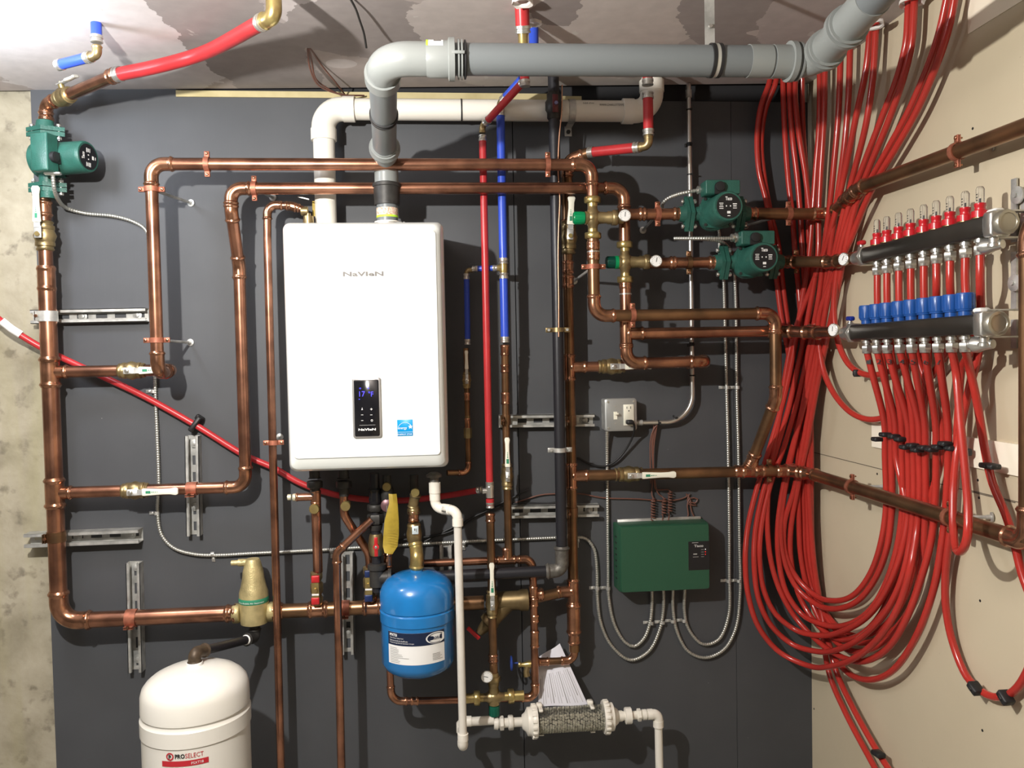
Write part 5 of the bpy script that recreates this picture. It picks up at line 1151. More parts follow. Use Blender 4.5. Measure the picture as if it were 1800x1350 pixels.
# ================================================================== MANIFOLDS (on the tan wall)
XM = 1.10
XU, XL = 1.115, 1.080
def manifold(label, z, y0, y1, outs, top_kind, lev, XM):
    """bar from y0 (far) to y1 (near)"""
    t = T('manifold', label, 'manifold', V((XM, y0, z)))
    hb_ = .021
    fin('bar', MB().box(V((XM, (y0+y1)/2, z)), Y1, Z1, X1, abs(y1-y0), .040, .038, .004), mat('dark_manifold_steel', (.045, .04, .034), .32, .35, var=.3, vscale=8), t)
    for k, y in enumerate(outs):
        c = V((XM, y, z-.019)); 
        m_ = MB().lathe(c, -Z1, [(0, .009), (.004, .009), (.004, .0115), (.010, .0115), (.011, .008), (.016, .008)], 16).hexa(c-Z1*.016, -Z1, 0, .014, .0135).lathe(c-Z1*.030, -Z1, [(0, .012), (.006, .011), (.007, .009)], 16)
        fin('outlet_nut', m_, CHROME, t)
        b = V((XM, y, z+.019))
        if top_kind == 'flow':
            fm_ = fin('flow_meter', MB().lathe(b, Z1, [(0, .0135), (.003, .0135), (.003, .0165), (.016, .0165), (.018, .011), (.024, .010), (.026, .0112), (.032, .0112), (.033, .009)], 18), FLR, t); ROOT[fm_.name] = ROOT[t.name]
            fin('sight_glass', MB().lathe(b+Z1*.033, Z1, [(0, .0085), (.028, .0085), (.033, .006), (.034, .0045)], 16), GLS, fm_)
            mk_ = MB().lathe(b+Z1*.034, Z1, [(0, .0015), (.008, .0015)], 6)
            for q in range(3): mk_.box(b+V((-.0088, -.002, .038+.006*q)), Y1, Z1, X1, .004, .0022, .0004)
            fin('float', mk_, INK, fm_)
            fin('brass_base', MB().lathe(b, Z1, [(-.001, .0145), (.003, .0145)], 18), BRASS, fm_)
        else:
            cp_ = MB().lathe(b, Z1, [(0, .0135), (.010, .0135), (.011, .0165), (.014, .0168), (.0145, .0182), (.0155, .0186), (.045, .0186), (.048, .0175)], 20)
            for q in range(16):
                a = 2*PI*q/16; cp_.box(b+V((math.cos(a)*.0184, math.sin(a)*.0184, .030)), Z1, V((math.cos(a), math.sin(a), 0)), V((-math.sin(a), math.cos(a), 0)), .028, .0012, .002)
            fin('actuator_cap', cp_, CAPB, t)
    # near end: vent body, big hex plug, drain cock, white cap
    e = V((XM, y1, z))
    fin('end_block', MB().box(e-Y1*.012, Y1, Z1, X1, .028, .050, .044, .004).lathe(e-Y1*.02, -Y1, [(0, .020), (.012, .020)], 20), CHROME, t)
    fin('end_plug', MB().lathe(e-Y1*.028, -Y1, [(0, .021), (.002, .025), (.014, .026), (.018, .023), (.0185, .018), (.0165, .017)], 12), mat('dull_nickel', (.40, .38, .32), .33, .75), t)
    fin('drain_cock', MB().lathe(e+V((0, -.004, -.022)), -Z1, [(0, .010), (.014, .010), (.016, .013), (.022, .013)], 14).lathe(e+V((0, .012, -.040)), V((-.35, 1, 0)), [(-.03, .009), (-.012, .012), (.0, .017), (.010, .017), (.012, .010), (.02, .010)], 18), CHROME, t)
    # far end: union, gauge, lever valve
    f = V((XM, y0, z))
    fin('inlet_union', MB().hexa(f+Y1*.002, Y1, 0, .016, .028).lathe(f, Y1, [(0, .022), (.03, .018), (.045, .020), (.06, .017)], 18), CHROME, t)
    fin('vent_body', MB().lathe(f+Y1*.03, Z1, [(0, .010), (.026, .009), (.028, .006), (.034, .006)], 14), CHROME, t)
    fin('vent_tap', MB().box(f+V((0, .03, .038)), V((.15, 1, .05)), X1, Z1, .036, .014, .012, .003), lev, t)
    fin('air_vent_cap', MB().box(e+V((0, .004, .028)), Y1, X1, Z1, .024, .024, .010, .003), WINK, t) if top_kind != 'flow' else fin('air_vent_cap', MB().box(e+V((.01, .006, .030)), Y1, X1, Z1, .030, .020, .008, .003), WINK, t)
    # bracket to wall
    m_ = MB()
    for zz in (-.026, .028): m_.box(V(((XM+XR)/2, y1-.002, z+zz)), X1, Y1, Z1, XR-XM, .022, .003)
    m_.box(V((XR-.004, y1-.002, z)), X1, Y1, Z1, .003, .03, .14)
    fin('wall_bracket', m_, STEEL, t)
    return t
up_px = (1543, 1560, 1582, 1602, 1624, 1645, 1668, 1695, 1722)
uo = [RW(x, 450, XR-XU).y for x in (1542, 1559, 1580, 1601, 1624, 1646, 1670, 1697, 1723)]
lo_ = [RW(x, 605, XR-XL).y for x in (1524, 1542, 1560, 1582, 1603, 1626, 1649, 1673, 1697)]
zu = (RW(1525, 445, XR-XU).z+RW(1745, 402, XR-XU).z)/2; zl_ = (RW(1505, 583, XR-XL).z+RW(1728, 572, XR-XL).z)/2
manifold('upper manifold with nine red flow meters and clear sight glasses', zu, RW(1525, 445, XR-XU).y, RW(1745, 402, XR-XU).y, uo, 'flow', HRED, XU)
manifold('lower manifold with nine blue actuator caps', zl_, RW(1505, 583, XR-XL).y, RW(1728, 572, XR-XL).y, lo_, 'cap', mat('blue_tap', (.01, .03, .25), .4), XL)
gd1 = V((-1, -.30, 0)).normalized()
gauge('dial gauge at the inlet of the upper red manifold', RW(1494, 456, XR-XU)+gd1*.020, r=.0165, n=gd1, needle=.5, d=.02)
gauge('dial gauge at the inlet of the lower blue manifold', RW(1476, 580, XR-XL)+gd1*.020, r=.0165, n=gd1, needle=.1, d=.02)
# slotted wall rail with round washers carrying both manifolds
rl_ = T('mounting_rail', 'grey slotted steel rail with round washers behind the manifold ends', 'mounting rail', V((XR-.01, -1.02, 1.62)))
ya = RW(1788, 450, .0).y
m_ = MB(); 
for za, zb2 in ((1.60, 1.66), (1.68, 1.80), (1.82, 1.95)): m_.box(V((XR-.006, ya, (za+zb2)/2)), Y1, Z1, X1, .016, zb2-za, .004)
fin('rail', m_, STEEL, rl_)
for x, y in ((1790, 343), (1785, 497)):
    p = RW(x, y, .012); fin('washer', MB().lathe(p, -X1, [(0, .018), (.004, .018), (.005, .012), (.006, .005), (.010, .005)], 22), STEEL, rl_)
# ================================================================== RED TUBES
def P2(l): return [Q(x, y, o) for x, y, o in l]
def tube(label, pts, r=.0086):
    return fin('heating_tube', MB().sweep(spline(pts, .014), r, 12), RED, label=label, cat='tube', group='red heating tubes', loc=pts[0])
def M_(i, up, dz=0):
    y = (uo if up else lo_)[i]; z = (zu if up else zl_)-.050-dz
    return V((XU if up else XL, y, z))
def upcol(i):        # from upper manifold straight down behind the lower one
    a = M_(i, True)
    return [a, V((XU, a.y, a.z-.06)), V((XU+.002, a.y, a.z-.12)), V((XU+.010, a.y, 1.60))]
# column positions at y 800 (px), assigned left to right
def R_(l): return [RW(x, y, o) for x, y, o in l]
# lower manifold tubes into columns, then into the hanging loops, up the corner bundle to the ceiling
loopL = {}
ceilpts = [
 ('nearest the pump, bowing left from the corner hole', [(1357, 118, 0.045), (1352, 146, 0.045), (1338, 185, 0.04), (1331, 235, 0.035), (1334, 300, 0.035), (1346, 350, 0.035), (1357, 410, 0.035), (1364, 480, 0.03), (1374, 560, 0.03), (1386, 620, 0.03)]),
 ('second from the pump, bowing left beside its twin', [(1368, 118, 0.045), (1362, 150, 0.045), (1346, 190, 0.03), (1338, 250, 0.025), (1343, 310, 0.025), (1356, 380, 0.025), (1368, 430, 0.025), (1376, 500, 0.025), (1385, 570, 0.02), (1394, 640, 0.02)]),
 ('left of three straight ones at the dark corner hole', [(1376, 120, 0.045), (1377, 170, 0.045), (1380, 240, 0.045), (1386, 320, 0.04), (1393, 380, 0.035), (1398, 450, 0.03), (1405, 520, 0.03), (1410, 600, 0.03)]),
 ('middle of three straight ones at the dark corner hole', [(1388, 120, 0.045), (1388, 170, 0.045), (1393, 240, 0.045), (1402, 320, 0.035), (1407, 380, 0.03), (1411, 450, 0.03), (1416, 520, 0.025), (1418, 600, 0.025)]),
 ('right of three straight ones at the dark corner hole', [(1399, 120, 0.045), (1398, 170, 0.045), (1405, 240, 0.045), (1416, 310, 0.035), (1424, 380, 0.03), (1426, 450, 0.03), (1428, 520, 0.025), (1428, 600, 0.03)]),
 ('left of the pair in front of the corner', [(1440, 90, 0.045), (1441, 140, 0.045), (1440, 220, 0.045), (1434, 300, 0.045), (1428, 380, 0.045), (1422, 450, 0.045), (1408, 540, 0.045), (1395, 620, 0.045)]),
 ('right of the pair in front of the corner', [(1451, 90, 0.045), (1450, 140, 0.045), (1448, 220, 0.045), (1443, 300, 0.045), (1439, 380, 0.045), (1438, 450, 0.045), (1424, 540, 0.045), (1408, 620, 0.045)]),
 ('single one just right of the corner pair', [(1478, 60, 0.045), (1477, 120, 0.045), (1474, 200, 0.045), (1467, 280, 0.045), (1460, 350, 0.045), (1450, 430, 0.045), (1440, 520, 0.045), (1425, 600, 0.045)]),
 ('behind the end of the grey exhaust pipe, left strand', [(1495, 40, 0.04), (1494, 100, 0.04), (1491, 180, 0.04), (1484, 260, 0.04), (1473, 340, 0.04), (1462, 420, 0.04), (1452, 500, 0.04), (1440, 600, 0.04)]),
 ('left strand from the first wall-side ceiling hole', [(1530, 20, 0.045), (1528, 70, 0.045), (1521, 130, 0.045), (1506, 200, 0.045), (1490, 280, 0.045), (1472, 360, 0.045), (1450, 440, 0.045), (1424, 510, 0.045), (1398, 580, 0.045), (1384, 640, 0.045)]),
 ('right strand from the first wall-side ceiling hole', [(1541, 20, 0.045), (1538, 80, 0.045), (1534, 140, 0.045), (1522, 220, 0.045), (1502, 300, 0.045), (1484, 370, 0.045), (1466, 450, 0.045), (1448, 530, 0.045), (1430, 610, 0.045)]),
 ('left strand from the second wall-side ceiling hole', [(1597, -15, 0.045), (1596, 30, 0.045), (1592, 80, 0.045), (1576, 140, 0.045), (1549, 210, 0.045), (1522, 280, 0.045), (1500, 340, 0.045), (1480, 410, 0.045), (1462, 490, 0.045), (1444, 590, 0.045)]),
 ('right strand from the second wall-side ceiling hole', [(1608, -15, 0.045), (1606, 30, 0.045), (1602, 80, 0.045), (1584, 150, 0.045), (1559, 220, 0.045), (1530, 290, 0.045), (1508, 350, 0.045), (1490, 420, 0.045), (1474, 500, 0.04), (1455, 590, 0.04)]),
 ('left strand of the rightmost pair at the ceiling', [(1668, -20, 0.045), (1660, 20, 0.045), (1650, 62, 0.045), (1630, 120, 0.045), (1600, 190, 0.045), (1562, 260, 0.045), (1528, 320, 0.045), (1500, 370, 0.045), (1480, 430, 0.045), (1470, 470, 0.045), (1462, 510, 0.04), (1452, 590, 0.04)]),
 ('right strand of the rightmost pair at the ceiling', [(1681, -20, 0.045), (1674, 20, 0.045), (1664, 62, 0.045), (1644, 120, 0.045), (1614, 190, 0.045), (1578, 255, 0.045), (1545, 310, 0.045), (1520, 360, 0.045), (1500, 410, 0.04), (1478, 470, 0.04), (1466, 530, 0.035), (1455, 600, 0.035)]),
]
# body of each loop from the bundle (y~640) around the bottom to the columns (y~850), layer offsets differ
bodies = [
 [(1395, 700, 0.03), (1402, 800, 0.03), (1404, 900, 0.03), (1408, 980, 0.03), (1424, 1050, 0.03), (1450, 1105, 0.035), (1490, 1142, 0.04), (1535, 1140, 0.04), (1580, 1105, 0.04), (1608, 1050, 0.04), (1622, 980, 0.04), (1627, 900, 0.04)],
 [(1403, 720, 0.025), (1410, 800, 0.025), (1413, 900, 0.02), (1416, 980, 0.02), (1430, 1040, 0.02), (1460, 1096, 0.025), (1500, 1128, 0.03), (1545, 1124, 0.03), (1588, 1090, 0.03), (1615, 1030, 0.03), (1630, 960, 0.03), (1634, 890, 0.03)],
 [(1416, 700, 0.025), (1419, 800, 0.025), (1420, 900, 0.025), (1424, 980, 0.025), (1440, 1060, 0.025), (1455, 1120, 0.03), (1470, 1180, 0.03), (1500, 1245, 0.03), (1545, 1325, 0.03), (1575, 1370, 0.03)],
 [(1424, 700, 0.025), (1426, 800, 0.025), (1426, 900, 0.025), (1429, 980, 0.025), (1440, 1050, 0.022), (1447, 1120, 0.022), (1458, 1185, 0.022), (1485, 1250, 0.022), (1530, 1335, 0.022), (1552, 1375, 0.022)],
 [(1425, 700, 0.03), (1421, 800, 0.03), (1424, 900, 0.03), (1432, 1000, 0.03), (1445, 1080, 0.03), (1462, 1145, 0.035), (1490, 1182, 0.04), (1528, 1195, 0.04), (1570, 1178, 0.04), (1610, 1120, 0.04), (1640, 1040, 0.04), (1655, 960, 0.04), (1663, 890, 0.042)],
 [(1378, 700, 0.045), (1352, 790, 0.042), (1330, 860, 0.042), (1314, 930, 0.05), (1310, 990, 0.07), (1316, 1050, 0.07), (1334, 1103, 0.075), (1370, 1146, 0.08), (1420, 1170, 0.08), (1462, 1171, 0.08), (1510, 1152, 0.08), (1552, 1112, 0.08), (1582, 1060, 0.08), (1600, 1000, 0.08), (1612, 930, 0.05), (1617, 870, 0.042)],
 [(1388, 710, 0.045), (1362, 800, 0.042), (1340, 870, 0.042), (1327, 940, 0.05), (1326, 1000, 0.07), (1334, 1055, 0.07), (1356, 1100, 0.07), (1392, 1132, 0.07), (1435, 1145, 0.07), (1478, 1140, 0.07), (1525, 1112, 0.07), (1562, 1068, 0.07), (1588, 1010, 0.07), (1602, 940, 0.05), (1607, 870, 0.042)],
 [(1403, 700, 0.045), (1380, 780, 0.042), (1355, 850, 0.042), (1339, 920, 0.05), (1335, 980, 0.065), (1342, 1035, 0.065), (1364, 1080, 0.065), (1400, 1108, 0.065), (1440, 1117, 0.065), (1485, 1108, 0.065), (1530, 1078, 0.065), (1562, 1030, 0.065), (1585, 970, 0.06), (1597, 900, 0.042)],
 [(1418, 700, 0.045), (1392, 790, 0.042), (1376, 860, 0.042), (1367, 930, 0.05), (1369, 985, 0.055), (1382, 1040, 0.055), (1410, 1080, 0.055), (1448, 1098, 0.055), (1490, 1098, 0.055), (1532, 1070, 0.055), (1560, 1020, 0.055), (1578, 960, 0.05), (1587, 890, 0.042)],
 [(1372, 720, 0.045), (1358, 800, 0.042), (1350, 870, 0.042), (1349, 930, 0.05), (1356, 990, 0.055), (1372, 1040, 0.055), (1398, 1085, 0.055), (1430, 1120, 0.06), (1470, 1150, 0.06), (1515, 1163, 0.06), (1560, 1140, 0.06), (1592, 1090, 0.06), (1618, 1020, 0.055), (1637, 950, 0.05), (1644, 880, 0.042)],
 [(1412, 710, 0.045), (1392, 800, 0.042), (1377, 880, 0.042), (1372, 940, 0.05), (1380, 990, 0.05), (1402, 1035, 0.05), (1435, 1062, 0.05), (1470, 1070, 0.05), (1508, 1056, 0.05), (1540, 1015, 0.05), (1560, 960, 0.05), (1568, 890, 0.042)],
 [(1428, 690, 0.04), (1412, 780, 0.042), (1396, 860, 0.042), (1379, 920, 0.045), (1380, 970, 0.045), (1400, 1015, 0.045), (1432, 1046, 0.045), (1468, 1056, 0.045), (1502, 1045, 0.045), (1532, 1005, 0.045), (1550, 950, 0.045), (1558, 890, 0.042)],
 [(1436, 680, 0.035), (1420, 770, 0.04), (1402, 860, 0.04), (1390, 930, 0.04), (1390, 980, 0.04), (1404, 1045, 0.04), (1430, 1090, 0.045), (1465, 1120, 0.045), (1505, 1120, 0.045), (1545, 1085, 0.045), (1570, 1030, 0.045), (1586, 960, 0.045), (1592, 890, 0.042)],
 None, None]
cols = {5: (1617, 'L', 5), 6: (1607, 'L', 4), 7: (1597, 'U', 3), 8: (1587, 'L', 3), 9: (1646, 'L', 6), 10: (1567, 'U', 0), 11: (1556, 'L', 0), 12: (1577, 'U', 1), 0: (1627, 'U', 4), 1: (1655, 'U', 5), 4: (1665, 'U', 6)}
cols[12] = (1575, 'L', 1); cols[8] = (1586, 'U', 1); cols[7] = (1597, 'L', 2); cols[6] = (1606, 'U', 2); cols[5] = (1616, 'L', 3); cols[0] = (1627, 'L', 4); cols[9] = (1646, 'L', 5); cols[1] = (1655, 'U', 3); cols[4] = (1667, 'L', 6)
for i, (lb_, c_) in enumerate(ceilpts):
    body = bodies[i]; o_ = c_[-1][2]
    pts = P2(c_)
    tail = ''
    if body:
        pts += P2(body)
        if i in cols:
            cx, kind, j = cols[i]; off = min(body[-1][2], .042)
            pts += [RW(cx, 800, off), RW(cx-1, 745, off+.005)]
            if kind == 'L': a = M_(j, False); pts += [a.lerp(pts[-1], .35), a]
            else: pts += list(reversed(upcol(j)))[0:1]+[upcol(j)[2], upcol(j)[1], upcol(j)[0]]
    else:   # the two that swing right under the lower manifold and climb to it
        if i == 13: pts = P2(c_[:9])+[RW(1466, 540, .05), RW(1473, 600, .045), RW(1492, 640, .04), RW(1520, 658, .035), RW(1552, 657, .03), RW(1590, 640, .03), RW(1622, 622, .04), RW(1645, 600, .05), RW(1646, 540, .05), upcol(5)[1], upcol(5)[0]]
        else: pts = P2(c_[:9])+[RW(1440, 560, .05), RW(1445, 640, .05), RW(1462, 685, .045), RW(1492, 722, .04), RW(1525, 737, .035), RW(1560, 732, .03), RW(1590, 712, .03), RW(1625, 676, .03), RW(1652, 640, .035), RW(1672, 600, .045), RW(1674, 545, .05), upcol(6)[1], upcol(6)[0]]
    tube('red heating tube, '+lb_, pts)
# remaining tubes on the tan wall
tube('red heating tube hanging in a narrow open loop in front of the tan wall', [M_(7, False), RW(1680, 650, .09), RW(1688, 740, .10), RW(1697, 830, .12), RW(1702, 900, .14), RW(1700, 945, .15), RW(1691, 968, .14), RW(1681, 965, .12), RW(1676, 930, .10), RW(1676, 860, .08), RW(1684, 780, .05), RW(1702, 690, .05), RW(1720, 620, .04), RW(1724, 560, .045), upcol(8)[1], upcol(8)[0]])
tube('red heating tube swinging right under the lower manifold end to the frame edge', [M_(8, False), RW(1705, 650, .07), RW(1718, 710, .05), RW(1733, 800, .03), RW(1745, 850, .03), RW(1768, 905, .025), RW(1782, 950, .02), RW(1797, 1010, .02), RW(1825, 1085, .02), RW(1850, 1180, .02), RW(1860, 1300, .02), RW(1860, 1450, .02)])
tube('red heating tube dropping low and turning up at the right frame edge', [upcol(7)[0], upcol(7)[1], upcol(7)[3], RW(1690, 650, .04), RW(1684, 740, .04), RW(1680, 830, .04), RW(1672, 920, .04), RW(1662, 1010, .03), RW(1663, 1070, .025), RW(1675, 1130, .02), RW(1700, 1190, .02), RW(1735, 1221, .02), RW(1765, 1224, .02), RW(1790, 1207, .02), RW(1815, 1160, .02), RW(1840, 1080, .02), RW(1860, 960, .02), RW(1875, 800, .02), RW(1900, 600, .02)])
tube('red heating tube, hidden one behind the three straight ones at the dark corner hole', P2([(1410, 122, .03), (1410, 170, .02), (1412, 240, .02), (1418, 320, .015), (1421, 400, .015), (1423, 500, .015), (1423, 600, .015), (1418, 700, .015), (1415, 800, .012), (1418, 900, .012), (1422, 980, .012), (1438, 1050, .015), (1470, 1100, .02), (1512, 1118, .02), (1555, 1100, .02), (1590, 1050, .02), (1610, 980, .02), (1620, 900, .02)])+[RW(1622, 800, .02), RW(1624, 720, .035), upcol(4)[3], upcol(4)[2], upcol(4)[1], upcol(4)[0]])
# clips
def clip(x, y, o, w, tilt=0, h=.011):
    c = RW(x, y, o+.010); e = V((0, -1, tilt)).normalized()
    return fin('tube_clip', MB().box(c, e, X1.cross(e), X1, w, h, .026, .003).box(c-X1*.012, e, X1.cross(e), X1, w*.35, h*.5, .006, .001), BLK, label=None, loc=c)
clips = [(1542, 772, .05, 'leftmost'), (1556, 764, .055, 'second'), (1571, 767, .055, 'third'), (1582, 772, .05, 'fourth'), (1592, 786, .055, 'fifth'), (1604, 783, .055, 'sixth'), (1612, 791, .055, 'seventh'), (1624, 787, .055, 'eighth'), (1637, 790, .05, 'ninth'), (1649, 786, .055, 'tenth'), (1661, 780, .055, 'eleventh'), (1672, 788, .05, 'twelfth')]
for x, y, o, n_ in clips: link(clip(x, y, o, .024), n_+' from the left in the zigzag row of black clips on the red tubes', 'tube clip', 'black clips in the zigzag row')
link(clip(1740, 819, .03, .042, .0), 'black clip on the single slanting red tube over the white strip', 'tube clip')
link(clip(1698, 795, .02, .012, .0, .016), 'small black clip right of the open red loop', 'tube clip')
link(clip(1715, 1210, .02, .030, -.55, .016), 'left black clip on the low red tube bend at lower right', 'tube clip')
link(clip(1768, 1226, .02, .030, -.75, .016), 'right black clip on the low red tube bend at lower right', 'tube clip')
link(clip(1544, 1325, .028, .036, .1, .013), 'black clip on the pair of red tubes at the bottom edge', 'tube clip')
link(clip(1508, 656, .03, .012, .0, .020), 'black clip behind the lower manifold tubes on the swinging tube', 'tube clip')
# hand-written zone numbers on the tubes
for k, ch in enumerate('1234567'):
    px_ = (1530, 1547, 1565, 1585, 1604, 1624, 1651)[k]
    a = M_(k, False)
    tgt = RW((1556, 1575, 1597, 1616, 1627, 1646, 1667)[k], 745, .047); zt_ = a.z-.026; f_ = (a.z-zt_)/(a.z-tgt.z); cc = a.lerp(tgt, f_)
    mbt = MB(); text(mbt, ch, None, X1, Z1, .012, None, None, .009, wrap=(cc, .0089, math.radians(-44)-.5, zt_-.006), lift=.0022)
    fin('zone_number', mbt, INK, label='black handwritten %s on a red tube below the lower manifold, counting from the dark corner' % ('one', 'two', 'three', 'four', 'five', 'six', 'seven')[k], cat='handwriting', loc=mbt.v[0])
# ================================================================== BLACK GAS PIPE + GROUND WIRE
dG = .122; gx = (xp(976, 300, dG)+xp(984, 800, dG))/2; rg_ = .0168
gp = T('gas_main', 'black iron gas pipe dropping beside the copper riser and turning left low down', 'gas pipe', P(gx, zp(984, 985, dG), dG))
zel = zp(984, 1003, dG)
fin('vertical_pipe', MB().sweep([P(gx, 2.5, dG), P(gx, zel+.03, dG)], rg_, 20), IRON, gp)
fin('horizontal_pipe', MB().sweep([P(gx-.03, zel, dG), P(xp(690, 1010, dG), zel-.002, dG)], rg_, 20), IRON, gp)
m_ = bead(fillet([P(gx, zel+.075, dG), P(gx, zel, dG), P(gx-.050, zel, dG)], .03)[0], rg_*1.1, kb=1.35, ks=1.12); fin('elbow', m_, FITG, gp)
vz = zp(973, 187, dG)
gv = fin('shutoff_valve', MB().lathe(P(gx, vz, dG), Z1, [(-.040, .018), (-.036, .021), (-.02, .021), (-.012, .026), (.012, .026), (.02, .021), (.036, .021), (.040, .018)], 8), DARKF, gp); ROOT[gv.name] = ROOT[gp.name]
fin('red_lever', MB().box(P(gx, vz, dG+.030), X1, Z1, Y1, .017, .052, .004, .001), mat('dark_red_lever', (.10, .015, .02), .4), gv)
fin('lever_screw', MB().hexa(P(gx+.002, vz, dG+.032), -Y1, 0, .005, .006), mat('dull_blue_zinc', (.2, .2, .35), .3, .8), gv)
gw = [Pp(988, 150, .12), Pp(987, 200, .140), Pp(983, 240, .140), Pp(981, 300, .140), Pp(984, 350, .140), Pp(982, 400, .140), Pp(981, 450, .140), Pp(982, 520, .140), Pp(982, 592, .140)]
fin('ground_wire', MB().sweep(spline(gw), .0019, 8), mat('bare_copper_wire', (.75, .42, .27), .35, .7), label='bare copper grounding wire running down the black gas pipe', cat='wire', loc=gw[0])
def ubolt(label, y, m):
    c = P(gx, zp(980, y, dG), dG); t = T('pipe_strap', label, 'pipe strap', c)
    m2 = MB().band(c, Z1, rg_+.0005, .0025, .013, 16, a0=-PI/2, a1=PI/2, ref=-Y1)
    for s in (-1, 1): m2.box(c+X1*(s*(rg_+.010)), X1, Z1, Y1, .020, .014, .003, .0006)
    fin('band', m2, m, t); fin('screw', MB().hexa(c+V((rg_+.011, -.002, 0)), -Y1, 0, .006, .005).hexa(c+V((-rg_-.011, -.002, 0)), -Y1, 0, .006, .005), STEEL, t)
ubolt('bronze grounding clamp on the black gas pipe at mid height', 580, BRASSD); ubolt('bright steel strap on the black gas pipe below the wall strut', 791, STEEL)
# ================================================================== STRUT CHANNELS
def strut(label, a, b, hgt=.030, wid=.041, bolts=()):
    t = T('strut_channel', label, 'strut channel', a); ax = (b-a).normalized(); L = (b-a).length; sd = ax.cross(Y1).normalized(); m_ = MB(); c = (a+b)/2
    for s in (-1, 1):
        m_.box(c+sd*(s*(wid/2-.001))-Y1*(hgt/2), ax, sd, Y1, L, .002, hgt)
        m_.box(c+sd*(s*(wid/2-.0045))-Y1*(hgt-.001), ax, sd, Y1, L, .009, .002); m_.box(c+sd*(s*(wid/2-.009))-Y1*(hgt-.004), ax, sd, Y1, L, .0015, .008)
        m_.box(c+sd*(s*(wid/2-.007))-Y1*.0015, ax, sd, Y1, L, .014, .002)
    n = max(1, int(L/.05)); 
    for k in range(n+1):
        u = -L/2+L*k/n; w_ = .022 if 0 < k < n else .012
        m_.box(c+ax*max(-L/2+w_/2, min(L/2-w_/2, u))-Y1*.0015, ax, sd, Y1, w_, wid-.01, .0018)
    fin('channel', m_, STEEL, t)
    for f in bolts: fin('fender_washer', MB().lathe(a+ax*(L*f)-Y1*.003, -Y1, [(0, .013), (.002, .013), (.003, .007), (.006, .006), (.007, .002)], 20), STEEL, t)
    return t
def SP(x, y): return W(x, y, .012)
strut('horizontal steel strut behind the left riser, upper of two', Pp(62, 558, .0), Pp(262, 554, .0), bolts=(.42, .9))
strut('horizontal steel strut behind the left riser, lower of two', Pp(54, 946, .0), Pp(252, 938, .0), bolts=(.42, .9), hgt=.041)
strut('vertical steel strut under the black clip behind lower left branch', Pp(342, 765, .0), Pp(345, 939, .0), bolts=(.08, .72))
strut('vertical steel strut left of the bronze air separator', Pp(240, 986, .0), Pp(244, 1176, .0), bolts=(.05, .9))
strut('horizontal strut behind the black gas pipe, upper of two', Pp(876, 740, .0), Pp(1042, 738, .0), bolts=(.9,))
strut('horizontal strut behind the black gas pipe, lower of two', Pp(894, 898, .0), Pp(1050, 895, .0), bolts=(.9,))
strut('vertical strut behind the thin copper line below the heater', Pp(611, 968, .0), Pp(613, 1145, .0), bolts=(.8,))
strut('short vertical strut piece between blue tank and white drain', Pp(783, 955, .0), Pp(784, 1015, .0))
# ================================================================== PIPE CLAMPS
def PC(x, y, d): return P(xp(x, y, d), zp(x, y, d), d)
clamp('copper clamp left on the top front pipe with vertical ears', P(xp(364, 285, DA), zA, DA), X1, R3, Z1)
clamp('copper clamp at the right end of the top front pipe', P(xp(963, 294, DA), zA, DA), X1, R3, Z1)
clamp('copper clamp high on the left front vertical pipe, rod to wall', P(xA, zp(262, 333, DA), DA), Z1, R3, X1, rod_to=P(xA+.045, zp(322, 357, 0), 0))
clamp('copper clamp low on the left front vertical pipe, rod to wall', P(xA, zp(276, 598, DA), DA), Z1, R3, X1, rod_to=P(xA+.03, zp(335, 602, 0), 0))
clamp('copper clamp near the left end of the rear horizontal pipe', P(xp(447, 330, DB), zB, DB), X1, R3, Z1, rod_to=P(xp(447, 330, DB)+.02, zp(470, 347, 0), 0))
clamp('copper clamp on the thin discharge line beside the heater', PC(481, 778, .113), Z1, .0115, X1, rod_to=PC(492, 768, 0))
clamp('copper clamp on the pipe below the upper mixing valve, rod to wall', P(xc, zp(1043, 469, DA), DA), Z1, R3, X1, rod_to=PC(1009, 494, 0))
clamp('copper clamp where two copper pipes cross below the dark green knob', P(xp(1112, 553, DA), zl, DA), X1, R3, Z1)
clamp('copper clamp between upper gauge and upper pump', P(xp(1156, 381, DA), pl1z, DA), X1, R3, Z1, rod_to=PC(1130, 405, 0))
clamp('copper clamp right of the upper pump', P(xp(1386, 376, DA), pl1z, DA), X1, R3, Z1, rod_to=P(xp(1310, 397, 0), zp(1310, 397, 0), 0))
clamp('copper clamp on the lower pump supply pipe in front of the conduit', P(xp(1211, 461, DB), pl2z, DB), X1, R3, Z1, m=COPD)
clamp('copper clamp right of the lower pump', P(xp(1400, 462, DB), pl2z, DB), X1, R3, Z1, m=COPD)
clamp('brown clamp at the right part of the return line, in front of tubes', P(xp(1352, 827, .09), zr2, .09), X1, rR*1.05, Z1, m=COPD)
for lb_, (x, y), par in (('rusty clamp on the upper tan-wall pipe', (1683, 266), None), ('rusty clamp on the lower tan-wall pipe, left', (1508, 854), None), ('rusty clamp on the lower tan-wall pipe, behind the open red loop', (1682, 902), None)):
    c = RW(x, y, .062); 
    if y > 800: c = V((1.112, c.y, zr2-.003))
    clamp(lb_, c, (RW(1830, 212, .062)-RW(1512, 330, .062)).normalized() if y < 400 else Y1, R3, Z1, rod_to=V((XR, c.y-.03, c.z+.004)))
